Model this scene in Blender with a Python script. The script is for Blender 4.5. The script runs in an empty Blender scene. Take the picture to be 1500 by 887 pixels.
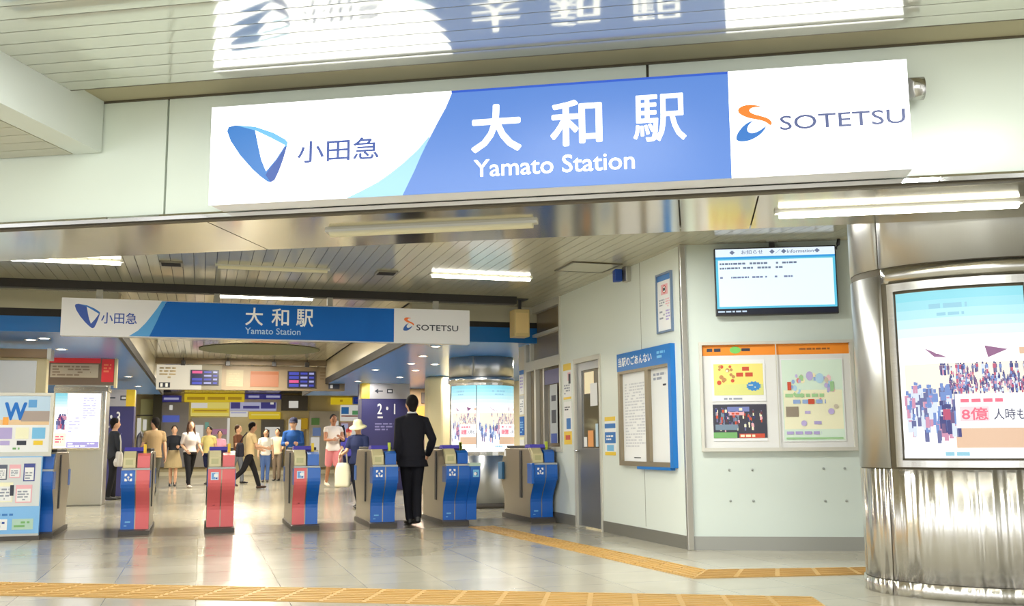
import bpy, bmesh, math, random
from mathutils import Vector, Matrix
R = math.radians
S = bpy.context.scene
COL = S.collection

# ------------------------------------------------------------------ camera
F_PX, PITCH, ROLL, YAW, CAM_H = 1480.0, 0.139374, -0.0075464, 0.2967715, 1.03
cp, sp = math.cos(PITCH), math.sin(PITCH)
_fw = Vector((0, cp, sp)); _r0 = Vector((1, 0, 0)); _u0 = Vector((0, -sp, cp))
_rt = _r0 * math.cos(ROLL) + _u0 * math.sin(ROLL)
_up = _u0 * math.cos(ROLL) - _r0 * math.sin(ROLL)
_Z = Matrix.Rotation(-YAW, 3, 'Z')
FW, RT, UP = _Z @ _fw, _Z @ _rt, _Z @ _up
cd = bpy.data.cameras.new('camera'); cam = bpy.data.objects.new('camera', cd); COL.objects.link(cam)
m = Matrix((RT, UP, -FW)).transposed().to_4x4(); m.translation = (0, 0, CAM_H)
cam.matrix_world = m
cd.sensor_fit = 'HORIZONTAL'; cd.sensor_width = 36.0; cd.lens = 36.0 * F_PX / 1500.0
cd.clip_start = 0.05; cd.clip_end = 200
S.camera = cam
S.view_settings.view_transform = 'Standard'; S.view_settings.look = 'None'
S.view_settings.gamma = 1.0; S.view_settings.use_curve_mapping = False
S.view_settings.exposure = 0.0
S.cycles.use_denoising = True
S.cycles.max_bounces = 8; S.cycles.diffuse_bounces = 4; S.cycles.glossy_bounces = 5
S.cycles.sample_clamp_indirect = 6.0
S.cycles.caustics_reflective = False; S.cycles.caustics_refractive = False

def ray(px, py):
    return FW * F_PX + RT * (px - 750) - UP * (py - 443.5)
def at(px, py, gy):                      # the point of the plane y = gy seen at a pixel of the photograph
    d = ray(px, py); t = gy / d.y
    return Vector((d.x * t, gy, CAM_H + d.z * t))

# the street front is turned against the hall by this angle
AF = -0.4724289
_MF = Matrix.Rotation(AF, 4, 'Z')
def fp(x, y, z): return _MF @ Vector((x, y, z))
AT = -0.4187                            # the wall with the television

# ------------------------------------------------------------------ materials
def c(r, g, b):
    f = lambda v: (v / 255 / 12.92) if v / 255 <= 0.04045 else ((v / 255 + 0.055) / 1.055) ** 2.4
    return (f(r), f(g), f(b), 1.0)
_mc = {}
def mat(name, col=(200, 200, 200), rough=0.5, metal=0.0, emit=0.0, spec=0.5, bump=None, var=None, coat=0.0):
    if name in _mc: return _mc[name]
    M = bpy.data.materials.new(name); M.use_nodes = True
    nt = M.node_tree; b = nt.nodes['Principled BSDF']
    cc = c(*col)
    b.inputs['Base Color'].default_value = cc
    b.inputs['Roughness'].default_value = rough; b.inputs['Metallic'].default_value = metal
    b.inputs['Specular IOR Level'].default_value = spec
    if coat: b.inputs['Coat Weight'].default_value = coat; b.inputs['Coat Roughness'].default_value = 0.08
    if emit:
        b.inputs['Emission Color'].default_value = cc; b.inputs['Emission Strength'].default_value = emit
        if emit >= 0.3: b.inputs['Base Color'].default_value = tuple(v * 0.12 for v in cc[:3]) + (1,)
    tc = None
    if bump or var:
        tc = nt.nodes.new('ShaderNodeTexCoord')
    if var:                              # slight colour variation (amount, scale xyz)
        mp = nt.nodes.new('ShaderNodeMapping'); mp.inputs['Scale'].default_value = var[1]
        nz = nt.nodes.new('ShaderNodeTexNoise'); nz.inputs['Scale'].default_value = 1.0; nz.inputs['Detail'].default_value = 4
        mx = nt.nodes.new('ShaderNodeMix'); mx.data_type = 'RGBA'
        mx.inputs['A'].default_value = tuple(v * (1 - var[0]) for v in cc[:3]) + (1,)
        mx.inputs['B'].default_value = tuple(min(1, v * (1 + var[0])) for v in cc[:3]) + (1,)
        nt.links.new(tc.outputs['Object'], mp.inputs['Vector']); nt.links.new(mp.outputs[0], nz.inputs['Vector'])
        nt.links.new(nz.outputs['Fac'], mx.inputs['Factor']); nt.links.new(mx.outputs['Result'], b.inputs['Base Color'])
    if bump:
        mp = nt.nodes.new('ShaderNodeMapping'); mp.inputs['Scale'].default_value = bump[1]
        nz = nt.nodes.new('ShaderNodeTexNoise'); nz.inputs['Scale'].default_value = 1.0; nz.inputs['Detail'].default_value = 3
        bp = nt.nodes.new('ShaderNodeBump'); bp.inputs['Strength'].default_value = bump[0]; bp.inputs['Distance'].default_value = 0.01
        nt.links.new(tc.outputs['Object'], mp.inputs['Vector']); nt.links.new(mp.outputs[0], nz.inputs['Vector'])
        nt.links.new(nz.outputs['Fac'], bp.inputs['Height']); nt.links.new(bp.outputs[0], b.inputs['Normal'])
    _mc[name] = M
    return M

def steel(name, col, rough, aniso, freq, amp):
    # sheet steel on round columns: the grain runs upright, so reflections stretch into upright streaks
    M = bpy.data.materials.new(name); M.use_nodes = True
    nt = M.node_tree; b = nt.nodes['Principled BSDF']; L = nt.links.new
    b.inputs['Base Color'].default_value = c(*col); b.inputs['Metallic'].default_value = 1.0
    b.inputs['Roughness'].default_value = rough; b.inputs['Anisotropic'].default_value = aniso
    tg = nt.nodes.new('ShaderNodeTangent'); tg.direction_type = 'RADIAL'; tg.axis = 'Z'
    L(tg.outputs[0], b.inputs['Tangent']); b.inputs['Anisotropic Rotation'].default_value = ANISO_ROT
    tc = nt.nodes.new('ShaderNodeTexCoord'); mp = nt.nodes.new('ShaderNodeMapping'); mp.inputs['Scale'].default_value = (freq, freq, 0.02)
    nz = nt.nodes.new('ShaderNodeTexNoise'); nz.inputs['Scale'].default_value = 1.0; nz.inputs['Detail'].default_value = 2
    bp = nt.nodes.new('ShaderNodeBump'); bp.inputs['Strength'].default_value = amp; bp.inputs['Distance'].default_value = 0.05
    L(tc.outputs['Object'], mp.inputs['Vector']); L(mp.outputs[0], nz.inputs['Vector']); L(nz.outputs['Fac'], bp.inputs['Height']); L(bp.outputs[0], b.inputs['Normal'])
    _mc[name] = M
    return M
ANISO_ROT = 0.25

def floor_material():
    M = bpy.data.materials.new('polished_floor_tile'); M.use_nodes = True
    nt = M.node_tree; b = nt.nodes['Principled BSDF']; L = nt.links.new
    tc = nt.nodes.new('ShaderNodeTexCoord')
    br = nt.nodes.new('ShaderNodeTexBrick'); br.offset = 0.0; br.squash = 1.0
    br.inputs['Color1'].default_value = c(186, 181, 164); br.inputs['Color2'].default_value = c(176, 170, 152)
    br.inputs['Mortar'].default_value = c(150, 146, 132); br.inputs['Scale'].default_value = 1.0
    br.inputs['Brick Width'].default_value = 0.6; br.inputs['Row Height'].default_value = 0.6
    br.inputs['Mortar Size'].default_value = 0.004; br.inputs['Mortar Smooth'].default_value = 0.2
    L(tc.outputs['Object'], br.inputs['Vector'])
    nz = nt.nodes.new('ShaderNodeTexNoise'); nz.inputs['Scale'].default_value = 1.3; nz.inputs['Detail'].default_value = 6
    L(tc.outputs['Object'], nz.inputs['Vector'])
    mx = nt.nodes.new('ShaderNodeMix'); mx.data_type = 'RGBA'; mx.blend_type = 'MULTIPLY'; mx.inputs['Factor'].default_value = 1.0
    rp = nt.nodes.new('ShaderNodeValToRGB'); rp.color_ramp.elements[0].color = (0.86, 0.85, 0.83, 1); rp.color_ramp.elements[1].color = (1, 1, 1, 1)
    rp.color_ramp.elements[0].position = 0.35; rp.color_ramp.elements[1].position = 0.65
    L(nz.outputs['Fac'], rp.inputs['Fac']); L(br.outputs['Color'], mx.inputs['A']); L(rp.outputs['Color'], mx.inputs['B'])
    L(mx.outputs['Result'], b.inputs['Base Color'])
    n2 = nt.nodes.new('ShaderNodeTexNoise'); n2.inputs['Scale'].default_value = 0.8; n2.inputs['Detail'].default_value = 3
    L(tc.outputs['Object'], n2.inputs['Vector'])
    mr = nt.nodes.new('ShaderNodeMapRange'); mr.inputs['To Min'].default_value = 0.10; mr.inputs['To Max'].default_value = 0.24
    L(n2.outputs['Fac'], mr.inputs['Value']); L(mr.outputs[0], b.inputs['Roughness'])
    b.inputs['Specular IOR Level'].default_value = 0.75
    return M

WHITE = mat('white_panel', (231, 240, 228), 0.22, var=(0.04, (0.5, 0.5, 0.5)))
WALLW = mat('white_wall_panel', (220, 227, 220), 0.3, var=(0.03, (0.6, 0.6, 0.6)))
GREYW = mat('grey_wall_panel', (205, 215, 208), 0.3, var=(0.03, (0.6, 0.6, 0.6)))
SEAM = mat('seam_dark', (92, 84, 66), 0.6)
SLATO = mat('ceiling_slat_gloss', (214, 216, 204), 0.10, 0.55, spec=0.9, coat=0.5)
SLATI = mat('ceiling_slat_satin', (184, 180, 158), 0.13, spec=0.8)
BLACK = mat('black_gap', (34, 30, 27), 0.7)
STEEL = mat('brushed_steel', (196, 194, 188), 0.24, 1.0, bump=(0.05, (3, 3, 60)))
STEELP = steel('polished_steel', (220, 217, 212), 0.23, 0.96, 6.0, 1.2)
STEELV = steel('satin_steel', (196, 196, 194), 0.34, 0.8, 60, 0.03)
MIRROR = mat('mirror_soffit', (206, 200, 182), 0.13, 1.0, bump=(0.05, (1.2, 1.2, 1.2)))
CHROME = mat('chrome', (225, 225, 225), 0.06, 1.0)
ALU = mat('aluminium', (190, 188, 180), 0.35, 0.9)
ALUW = mat('pale_frame', (205, 203, 192), 0.4, 0.3)
GATEST = mat('gate_steel', (166, 156, 138), 0.32, 0.75, bump=(0.05, (2, 60, 2)))
GBLUE = mat('gate_blue', (16, 96, 190), 0.3, coat=0.3)
GRED = mat('gate_red', (224, 106, 110), 0.4, coat=0.2)
PLINTH = mat('dark_plinth', (74, 68, 62), 0.5)
LEDGE = mat('grey_ledge', (178, 182, 184), 0.4)
YELLOW = mat('yellow_plastic', (236, 200, 52), 0.4)
PURPLE = mat('display_purple', (96, 88, 190), 0.2, emit=0.5)
LIME = mat('lime_plastic', (196, 212, 70), 0.4)
READER = mat('reader_beige', (214, 204, 160), 0.35)
DARKP = mat('dark_plastic', (40, 38, 40), 0.4)
WHT = mat('white_print', (244, 245, 246), 0.5)
BLUEP = mat('sign_blue_paint', (0, 94, 182), 0.55, spec=.25)
SKYB = mat('pale_blue_paint', (120, 188, 232), 0.4)
GREYS = mat('sign_grey_white', (222, 222, 226), 0.45)
NAVYT = mat('navy_print', (28, 70, 160), 0.5)
INK = mat('dark_print', (52, 56, 70), 0.6)
GREYINK = mat('grey_print', (150, 156, 170), 0.6)
PAPER = mat('white_paper', (236, 237, 238), 0.7)
BLUECEIL = mat('blue_ceiling', (76, 136, 218), 0.25, spec=0.6)
BLUEF = mat('blue_fascia', (0, 104, 182), 0.35)
BEIGE = mat('beige_wall', (214, 200, 158), 0.6)
BEIGEB = mat('beige_box', (186, 164, 112), 0.5)
BASEB = mat('grey_baseboard', (112, 110, 102), 0.45)
TACT = mat('yellow_tactile', (186, 148, 84), 0.55, var=(0.12, (3, 3, 3)))
LAMP = mat('lamp_white', (255, 252, 236), 0.4, emit=17.0)
LAMPOFF = mat('lamp_cover_off', (214, 208, 176), 0.4)
DOWN = mat('downlight_white', (255, 250, 240), 0.4, emit=14.0)
GLASS = mat('glass_dark', (120, 118, 104), 0.05, spec=0.8)

# ------------------------------------------------------------------ mesh builder
class B:
    def __init__(s, warp=None, step=0.06):
        s.v = []; s.f = []; s.mi = []; s.ms = []; s.sm = []; s.warp = warp; s.step = step
    def slot(s, m):
        if m not in s.ms: s.ms.append(m)
        return s.ms.index(m)
    def add(s, vs, fs, m, smooth=False):
        o = len(s.v); k = s.slot(m)
        s.v += [tuple(p) for p in vs]
        for f in fs:
            s.f.append([o + i for i in f]); s.mi.append(k); s.sm.append(smooth)
        return s
    def box(s, x0, x1, y0, y1, z0, z1, m):
        vs = [(x0, y0, z0), (x1, y0, z0), (x1, y1, z0), (x0, y1, z0), (x0, y0, z1), (x1, y0, z1), (x1, y1, z1), (x0, y1, z1)]
        return s.add(vs, [(3, 2, 1, 0), (4, 5, 6, 7), (0, 1, 5, 4), (1, 2, 6, 5), (2, 3, 7, 6), (3, 0, 4, 7)], m)
    def rect(s, x0, x1, z0, z1, m, y=0.0):           # a printed field facing -y
        n = 1 if not s.warp else max(1, math.ceil((x1 - x0) / s.step))
        for i in range(n):
            a = x0 + (x1 - x0) * i / n; b = x0 + (x1 - x0) * (i + 1) / n
            s.add([(a, y, z0), (b, y, z0), (b, y, z1), (a, y, z1)], [(0, 1, 2, 3)], m, bool(s.warp))
        return s
    def poly(s, pts, m, y=0.0, d=0.0):               # outline in the x-z plane, front at y, depth d
        n = len(pts)
        vs = [(p[0], y, p[1]) for p in pts]
        ar = sum(pts[i][0] * pts[(i + 1) % n][1] - pts[(i + 1) % n][0] * pts[i][1] for i in range(n))
        fr = list(range(n)) if ar > 0 else list(range(n))[::-1]
        fs = [fr]
        if d:
            vs += [(p[0], y + d, p[1]) for p in pts]
            fs.append([n + i for i in fr[::-1]])
            for k in range(n):
                i, j = fr[k], fr[(k + 1) % n]
                fs.append([j, i, n + i, n + j])
        return s.add(vs, fs, m)
    def disc(s, x, z, r, m, y=0.0, n=20, rz=None):
        rz = rz or r
        return s.poly([(x + r * math.cos(2 * math.pi * i / n), z + rz * math.sin(2 * math.pi * i / n)) for i in range(n)], m, y)
    def prism_yz(s, prof, x0, x1, m):                # side profile (y,z) swept along x
        n = len(prof)
        vs = [(x0, p[0], p[1]) for p in prof] + [(x1, p[0], p[1]) for p in prof]
        ar = sum(prof[i][0] * prof[(i + 1) % n][1] - prof[(i + 1) % n][0] * prof[i][1] for i in range(n))
        fr = list(range(n)) if ar < 0 else list(range(n))[::-1]
        fs = [fr, [n + i for i in fr[::-1]]]
        for k in range(n):
            i, j = fr[k], fr[(k + 1) % n]
            fs.append([j, i, n + i, n + j])
        return s.add(vs, fs, m)
    def prism_xy(s, pts, z0, z1, m):                 # footprint swept along z
        n = len(pts)
        ar = sum(pts[i][0] * pts[(i + 1) % n][1] - pts[(i + 1) % n][0] * pts[i][1] for i in range(n))
        if ar < 0: pts = pts[::-1]
        vs = [(p[0], p[1], z0) for p in pts] + [(p[0], p[1], z1) for p in pts]
        fs = [list(range(n))[::-1], list(range(n, 2 * n))] + [[i, (i + 1) % n, n + (i + 1) % n, n + i] for i in range(n)]
        return s.add(vs, fs, m)
    def tube(s, pts, r, m, n=10):
        pts = [Vector(p) for p in pts]; rings = []
        for i, p in enumerate(pts):
            d = (pts[min(i + 1, len(pts) - 1)] - pts[max(i - 1, 0)]).normalized()
            a = d.cross(Vector((0, 0, 1)) if abs(d.z) < 0.9 else Vector((1, 0, 0))).normalized(); b = d.cross(a)
            rings.append([p + a * r * math.cos(2 * math.pi * k / n) + b * r * math.sin(2 * math.pi * k / n) for k in range(n)])
        vs = [v for r_ in rings for v in r_]; fs = []
        for i in range(len(rings) - 1):
            for k in range(n):
                fs.append((i * n + k, i * n + (k + 1) % n, (i + 1) * n + (k + 1) % n, (i + 1) * n + k))
        fs.append(list(range(n))[::-1]); fs.append([(len(rings) - 1) * n + k for k in range(n)])
        return s.add(vs, fs, m, True)
    def shell(s, a, b, t0, t1, z0, z1, m, th=0.02, n=40, smooth=True):   # a curved plate on an elliptic column
        vs = []; fs = []
        full = abs(t1 - t0) > 6.28
        for i in range(n + 1):
            t = t0 + (t1 - t0) * i / n
            for q in (0, th):
                for z in (z0, z1):
                    vs.append(((a - q) * math.sin(t), -(b - q) * math.cos(t), z))
        for i in range(n):
            o = 4 * i; p = o + 4
            fs += [(o, p, p + 1, o + 1), (o + 2, o + 3, p + 3, p + 2), (o + 1, p + 1, p + 3, o + 3), (o, o + 2, p + 2, p)]
        if not full:
            fs += [(0, 1, 3, 2), (4 * n, 4 * n + 2, 4 * n + 3, 4 * n + 1)]
        return s.add(vs, fs, m, smooth)
    def text(s, body, x0, x1, z0, z1, m, y=0.0, bold=0.0, fit='box', d=0.0):
        cu = bpy.data.curves.new('lettering', 'FONT'); cu.body = body; cu.size = 1.0; cu.resolution_u = 3
        o = bpy.data.objects.new('lettering', cu); COL.objects.link(o)
        dg = bpy.context.evaluated_depsgraph_get(); dg.update()
        me = bpy.data.meshes.new_from_object(o.evaluated_get(dg))
        vs = [v.co.copy() for v in me.vertices]; fs = [list(p.vertices) for p in me.polygons]
        bpy.data.objects.remove(o); bpy.data.curves.remove(cu); bpy.data.meshes.remove(me)
        if not vs: return s
        xa, xb = min(v.x for v in vs), max(v.x for v in vs); ya, yb = min(v.y for v in vs), max(v.y for v in vs)
        sx = (x1 - x0) / (xb - xa); sz = (z1 - z0) / (yb - ya)
        q = bold * min(sx, sz); sh = [(0, 0)] if not bold else [(0, 0), (q, 0), (-q, 0), (0, q), (0, -q), (.7 * q, .7 * q), (-.7 * q, .7 * q), (.7 * q, -.7 * q), (-.7 * q, -.7 * q)]
        for k, (dx, dz) in enumerate(sh):       # heavier strokes
            s.add([(x0 + (v.x - xa) * sx + dx, y - k * .00004, z0 + (v.y - ya) * sz + dz) for v in vs], fs, m)
        return s
    def bars(s, x0, x1, z0, z1, rows, m, y=0.0, seed=1, fill=0.9, gh=0.55, chars=None):
        rnd = random.Random(seed); h = (z1 - z0) / rows
        cw = (x1 - x0) / chars if chars else h * 1.1
        for r in range(rows):
            zb = z1 - (r + 1) * h + h * (1 - gh) / 2; x = x0; end = x0 + (x1 - x0) * (fill if r < rows - 1 else fill * 0.7)
            while x < end:
                w = cw * rnd.uniform(0.8, 2.6)
                if rnd.random() < 0.85: s.rect(x, min(x + w, end), zb, zb + h * gh, m, y)
                x += w + cw * 0.4
        return s
    def build(s, name, parent=None, loc=None, rotz=0.0, bevel=0.0):
        vs = [s.warp(*p) for p in s.v] if s.warp else s.v
        me = bpy.data.meshes.new(name); me.from_pydata([tuple(p) for p in vs], [], s.f)
        for mm in s.ms: me.materials.append(mm)
        for p, k, q in zip(me.polygons, s.mi, s.sm): p.material_index = k; p.use_smooth = q
        me.update()
        o = bpy.data.objects.new(name, me); COL.objects.link(o)
        if parent: o.parent = parent
        if loc is not None: o.location = loc
        if rotz: o.rotation_euler = (0, 0, rotz)
        if bevel:
            bv = o.modifiers.new('edge', 'BEVEL'); bv.width = bevel; bv.segments = 2; bv.limit_method = 'ANGLE'
        return o

def tag(o, label, cat, group=None, kind=None):
    if label: o['label'] = label
    if cat: o['category'] = cat
    if group: o['group'] = group
    if kind: o['kind'] = kind
    return o
def thing(name, label, cat, loc=(0, 0, 0), rotz=0.0, group=None):
    o = bpy.data.objects.new(name, None); COL.objects.link(o); o.empty_display_size = 0.1
    o.location = loc; o.rotation_euler = (0, 0, rotz)
    return tag(o, label, cat, group)
def struct(o):
    o['kind'] = 'structure'; return o
def copy_tree(o, parent=None):
    q = o.copy(); COL.objects.link(q)
    if parent: q.parent = parent
    for ch in list(o.children): copy_tree(ch, q)
    return q

# ================================================================== SETTING
struct(B().box(-9, 12, -6, 41, -0.1, 0.0, floor_material()).build('floor'))
band = mat('dark_floor_band', (118, 110, 96), 0.2, spec=0.7, var=(0.15, (2, 2, 2)))
struct(B().box(-6.5, 4.6, 12.75, 14.05, 0.0, 0.003, band).build('trim_1'))

# tactile paving: two rows of dotted/ribbed tiles in front, an angled path along the wall
def tactile(name, label, pts_a, pts_b, ribs=True):
    t = B(); n = len(pts_a)
    for i in range(n - 1):
        a0, a1, b0, b1 = map(Vector, (pts_a[i], pts_a[i + 1], pts_b[i], pts_b[i + 1]))
        vs = [tuple(p) + (z,) for z in (0.0, 0.006) for p in (a0, a1, b1, b0)]
        t.add(vs, [(0, 1, 2, 3), (4, 7, 6, 5), (0, 4, 5, 1), (1, 5, 6, 2), (2, 6, 7, 3), (3, 7, 4, 0)], TACT)
    o = t.build(name); tag(o, label, 'tactile paving')
    rb = B(); cell = 0.3
    for i in range(n - 1):
        a0, a1, b0, b1 = map(Vector, (pts_a[i], pts_a[i + 1], pts_b[i], pts_b[i + 1]))
        L = ((a1 - a0).length + (b1 - b0).length) / 2; W = (b0 - a0).length
        k = max(1, round(W / 0.075))
        for j in range(k):
            f0 = (j + 0.3) / k; f1 = (j + 0.7) / k
            if ribs:
                for q in range(max(1, round(L / cell))):
                    n_ = max(1, round(L / cell)); u0 = (q + 0.06) / n_; u1 = (q + 0.94) / n_
                    P = lambda u, f: (a0.lerp(a1, u)).lerp(b0.lerp(b1, u), f)
                    qs = [P(u0, f0), P(u1, f0), P(u1, f1), P(u0, f1)]
                    rb.add([tuple(p) + (z,) for z in (0.006, 0.011) for p in qs],
                           [(0, 1, 2, 3), (4, 7, 6, 5), (0, 4, 5, 1), (1, 5, 6, 2), (2, 6, 7, 3), (3, 7, 4, 0)], TACT)
    rb.build('rib', o)
    return o
F2 = lambda x, y: tuple(fp(x, y, 0))[:2]
tactile('tactile_strip', 'wide ochre tactile strip crossing the floor nearest the viewer', [F2(-7, 6.62), F2(0.81, 6.62)], [F2(-7, 7.24), F2(0.75, 7.24)])
tactile('tactile_path', 'narrow ochre tactile path bending from the gates along the white wall', [(3.28, 12.7), (3.66, 7.25), (6.3, 6.75)], [(3.62, 12.7), (4.0, 7.68), (6.3, 7.12)])

# outer ceiling: slats that run along the front, over the viewer
ZO = 3.345; ZC = 3.29
o = B(); y = 5.62
while y > -5:                            # each slat is very slightly crowned, so reflections smear across it
    n = 6
    prof = [(y - 0.143 + 0.143 * i / n, ZC + 0.0012 * ((2 * i / n - 1) ** 2)) for i in range(n + 1)] + [(y, ZC + 0.02), (y - 0.143, ZC + 0.02)]
    o.prism_yz(prof, -7.0, 7.5, SLATO)
    y -= 0.15
o.box(-7.0, 7.5, -5, 5.62, ZC + 0.021, ZC + 0.05, BLACK)
struct(o.build('ceiling_outer', rotz=AF))
o = B(); o.box(-3.85, 7.5, 5.62, 6.0, ZO, ZO + 0.02, mat('ceiling_edge_strip', (176, 168, 138), 0.6)); o.box(-3.85, 7.5, 5.61, 5.62, ZC, ZO + 0.02, SEAM)
struct(o.build('trim_12', rotz=AF))
# the duct beam that runs towards the viewer, with a lower ceiling on its far side
b = B(); b.box(-4.05, -3.85, -5, 5.985, 2.99, ZO + 0.03, WALLW)
struct(b.build('trim_2', rotz=AF))
b = B(); y = 5.98
while y > -5:
    b.box(-9, -4.06, y - 0.143, y, 2.99, 3.01, SLATI); y -= 0.15
b.box(-9, -4.06, -5, 6.0, 3.011, 3.03, BLACK)
struct(b.build('ceiling_low', rotz=AF))

# fascia over the entrance: white panels with dark seams, steel lip, mirror soffit
ZS = 2.5
fr = thing('wall_front', None, None, rotz=AF); fr['kind'] = 'structure'
seams = [-9.0, -3.385, -0.21, 3.2, 7.5]
b = B()
for i in range(4): b.box(seams[i] + 0.008, seams[i + 1] - 0.008, 6.0, 6.05, 2.55, ZO, WHITE)
b.build('panel', fr)
B().box(-9, 7.5, 6.03, 6.94, 2.52, ZO + 0.3, SEAM).build('core', fr)
b = B(); b.box(-9, 7.5, 5.985, 6.06, ZO - 0.012, ZO, SEAM)
b.build('seam', fr)
b = B()
b.prism_yz([(5.995, 2.55), (5.965, 2.54), (5.955, 2.525), (5.955, 2.5), (6.1, 2.5), (6.1, 2.55)], -9, 7.5, CHROME)
b.prism_yz([(5.985, 2.499), (5.985, 2.488), (6.03, 2.488), (6.03, 2.499)], -9, 7.5, SEAM)
b.build('lip', fr)
b = B()
for x0, x1 in ((-9, -3.1), (-3.09, -0.05), (-0.04, 0.42), (0.43, 7.5)):
    b.box(x0, x1, 6.03, 7.0, 2.49, 2.51, MIRROR)
b.build('soffit_panel', fr)
B().box(-9, 7.5, 6.96, 7.0, 2.51, ZO + 0.3, ALUW).build('back_panel', fr)

# inner ceiling: slats running into the depth, clipped at the back of the fascia
ZI = 3.03
b = B(); x = -6.5
while x < 7.5:
    y0 = (6.94 - 0.455 * (x + 0.06)) / 0.8905
    y1 = 40.0 if -1.1 <= x <= 2.72 else 14.0
    if x > 4.7 : y1 = 9.4
    b.box(x, x + 0.114, y0, y1, ZI, ZI + 0.02, SLATI); x += 0.12
b.box(-6.5, 7.6, 9.4, 40, ZI + 0.021, ZI + 0.05, BLACK)
b.prism_xy([(-6.5, 11.2), (7.6, 4.0), (7.6, 9.4), (-6.5, 11.3)], ZI + 0.021, ZI + 0.05, BLACK)
struct(b.build('ceiling_inner'))

# blue dropped ceilings beyond the gates, either side of a higher middle bay
b = B()
b.box(-6.5, -1.1, 14.02, 30, 2.5, 2.56, BLUECEIL); b.box(2.8, 7.0, 14.02, 30, 2.5, 2.56, BLUECEIL)
struct(b.build('ceiling_blue'))
b = B()
b.box(-6.5, -1.1, 14.0, 14.02, 2.5, 2.70, BLUEF); b.box(2.8, 7.0, 14.0, 14.02, 2.5, 2.72, BLUEF)
b.box(-6.5, -1.1, 14.0, 14.02, 2.70, 2.80, BLACK); b.box(2.8, 7.0, 14.0, 14.02, 2.72, 2.80, BLACK)
b.box(-6.5, -1.1, 14.0, 14.02, 2.80, ZI, SLATI); b.box(2.8, 7.0, 14.0, 14.02, 2.80, ZI, SLATI)
struct(b.build('trim_3'))
b = B()
PEARL = mat('bay_side_panel', (186, 176, 150), 0.25, spec=0.7)
for x0, x1 in ((-1.1, -1.07), (2.77, 2.8)):
    b.box(x0, x1, 14.0, 30, 2.62, ZI, PEARL); b.box(x0 - 0.01, x1 + 0.01, 14.0, 30, 2.49, 2.62, BLACK)
struct(b.build('trim_4'))
OLIVE = mat('olive_dome', (88, 90, 48), 0.6)
b = B(); N = 48
ring = lambda rx, ry, z: [(1.1 + rx * math.cos(2 * math.pi * i / N), 21.5 + ry * math.sin(2 * math.pi * i / N), z) for i in range(N)]
vs = ring(1.22, 1.25, ZI - 0.012) + ring(1.16, 1.18, ZI - 0.02) + ring(0.9, 0.92, ZI - 0.008)
b.add(vs, [(i, (i + 1) % N, N + (i + 1) % N, N + i)[::-1] for i in range(N)] + [(N + i, N + (i + 1) % N, 2 * N + (i + 1) % N, 2 * N + i)[::-1] for i in range(N)] + [[2 * N + i for i in range(N)][::-1]], OLIVE, True)
struct(b.build('trim_5'))

# walls that close the hall
b = B(); b.box(-6.6, -6.5, 8, 41, 0, ZI, BEIGE); struct(b.build('wall_left'))
b = B(); b.box(7.0, 7.1, 14.6, 41, 0, ZI, BEIGE); struct(b.build('wall_east'))
b = B(); b.box(-6.5, 7.0, 39.70, 39.8, 0, ZI + 0.1, BEIGE); struct(b.build('wall_back'))
# right-hand wall with the door and the notice board
XW = 4.61
b = B()
b.box(XW, XW + 0.12, 9.17, 11.40, 0, ZI, WALLW); b.box(XW, XW + 0.12, 12.32, 12.82, 0, ZI, WALLW)
b.box(XW, XW + 0.12, 11.40, 12.32, 2.115, ZI, WALLW)
b.box(XW, XW + 0.12, 12.82, 14.40, 0, 0.93, WALLW)
b.box(XW - 0.004, XW, 11.395, 11.402, 0, 0.0001, SEAM)
struct(b.build('wall_right'))
b = B()
for yv in (10.2,): b.box(XW - 0.0015, XW, yv, yv + 0.005, 0.15, ZI, SEAM)
struct(b.build('trim_6'))
b = B(); b.box(XW - 0.012, XW, 9.17, 11.40, 0, 0.13, BASEB); b.box(XW - 0.012, XW, 12.32, 14.4, 0, 0.13, BASEB); struct(b.build('baseboard_right'))
# wall with the television
b = B(); b.box(0.0, 3.2, 0, 0.12, 0, ZI, GREYW)
struct(b.build('wall_side', loc=(XW, 9.17, 0), rotz=AT))
b = B(); b.box(0.02, 3.2, -0.012, 0, 0, 0.13, mat('grey_baseboard_light', (150, 150, 144), 0.3))
struct(b.build('baseboard_side', loc=(XW, 9.17, 0), rotz=AT))
b = B(); b.box(-0.03, 0.03, -0.03, 0.03, 0, ZI, ALU); struct(b.build('trim_7', loc=(XW + 0.0, 9.165, 0), rotz=AT / 2, bevel=0.006))

# ticket office window
w = thing('window_1', None, None, loc=(XW, 14.40, 0), rotz=-math.pi / 2); w['kind'] = 'structure'
b = B()
for x0, x1, z0, z1 in ((0, 0.09, 0.93, ZI), (1.53, 1.58, 0.93, ZI), (0.09, 1.53, 2.10, 2.24), (0.09, 1.53, 2.93, ZI), (0.09, 1.53, 0.93, 1.0), (0.09, 1.53, 2.58, 2.62)):
    b.box(x0, x1, -0.02, 0.1, z0, z1, ALUW)
b.box(0.42, 0.50, -0.01, 0.09, 1.0, 2.1, ALUW); b.box(0.80, 0.86, -0.005, 0.085, 1.0, 2.1, ALU); b.box(0.2, 0.26, -0.005, 0.085, 2.24, 2.93, ALUW)
b.build('window_frame', w)
OFF = mat('office_dark', (112, 98, 76), 0.12, spec=0.7)
b = B(); b.box(0.09, 1.53, 0.05, 0.06, 1.0, 2.93, OFF); b.build('pane', w)
b = B(); b.box(0.87, 1.5, -0.002, 0.0, 1.86, 2.06, mat('window_card_violet', (96, 92, 132), 0.5)); b.box(1.1, 1.4, -0.002, 0.0, 1.05, 1.85, mat('window_card', (170, 176, 180), 0.5))
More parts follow.
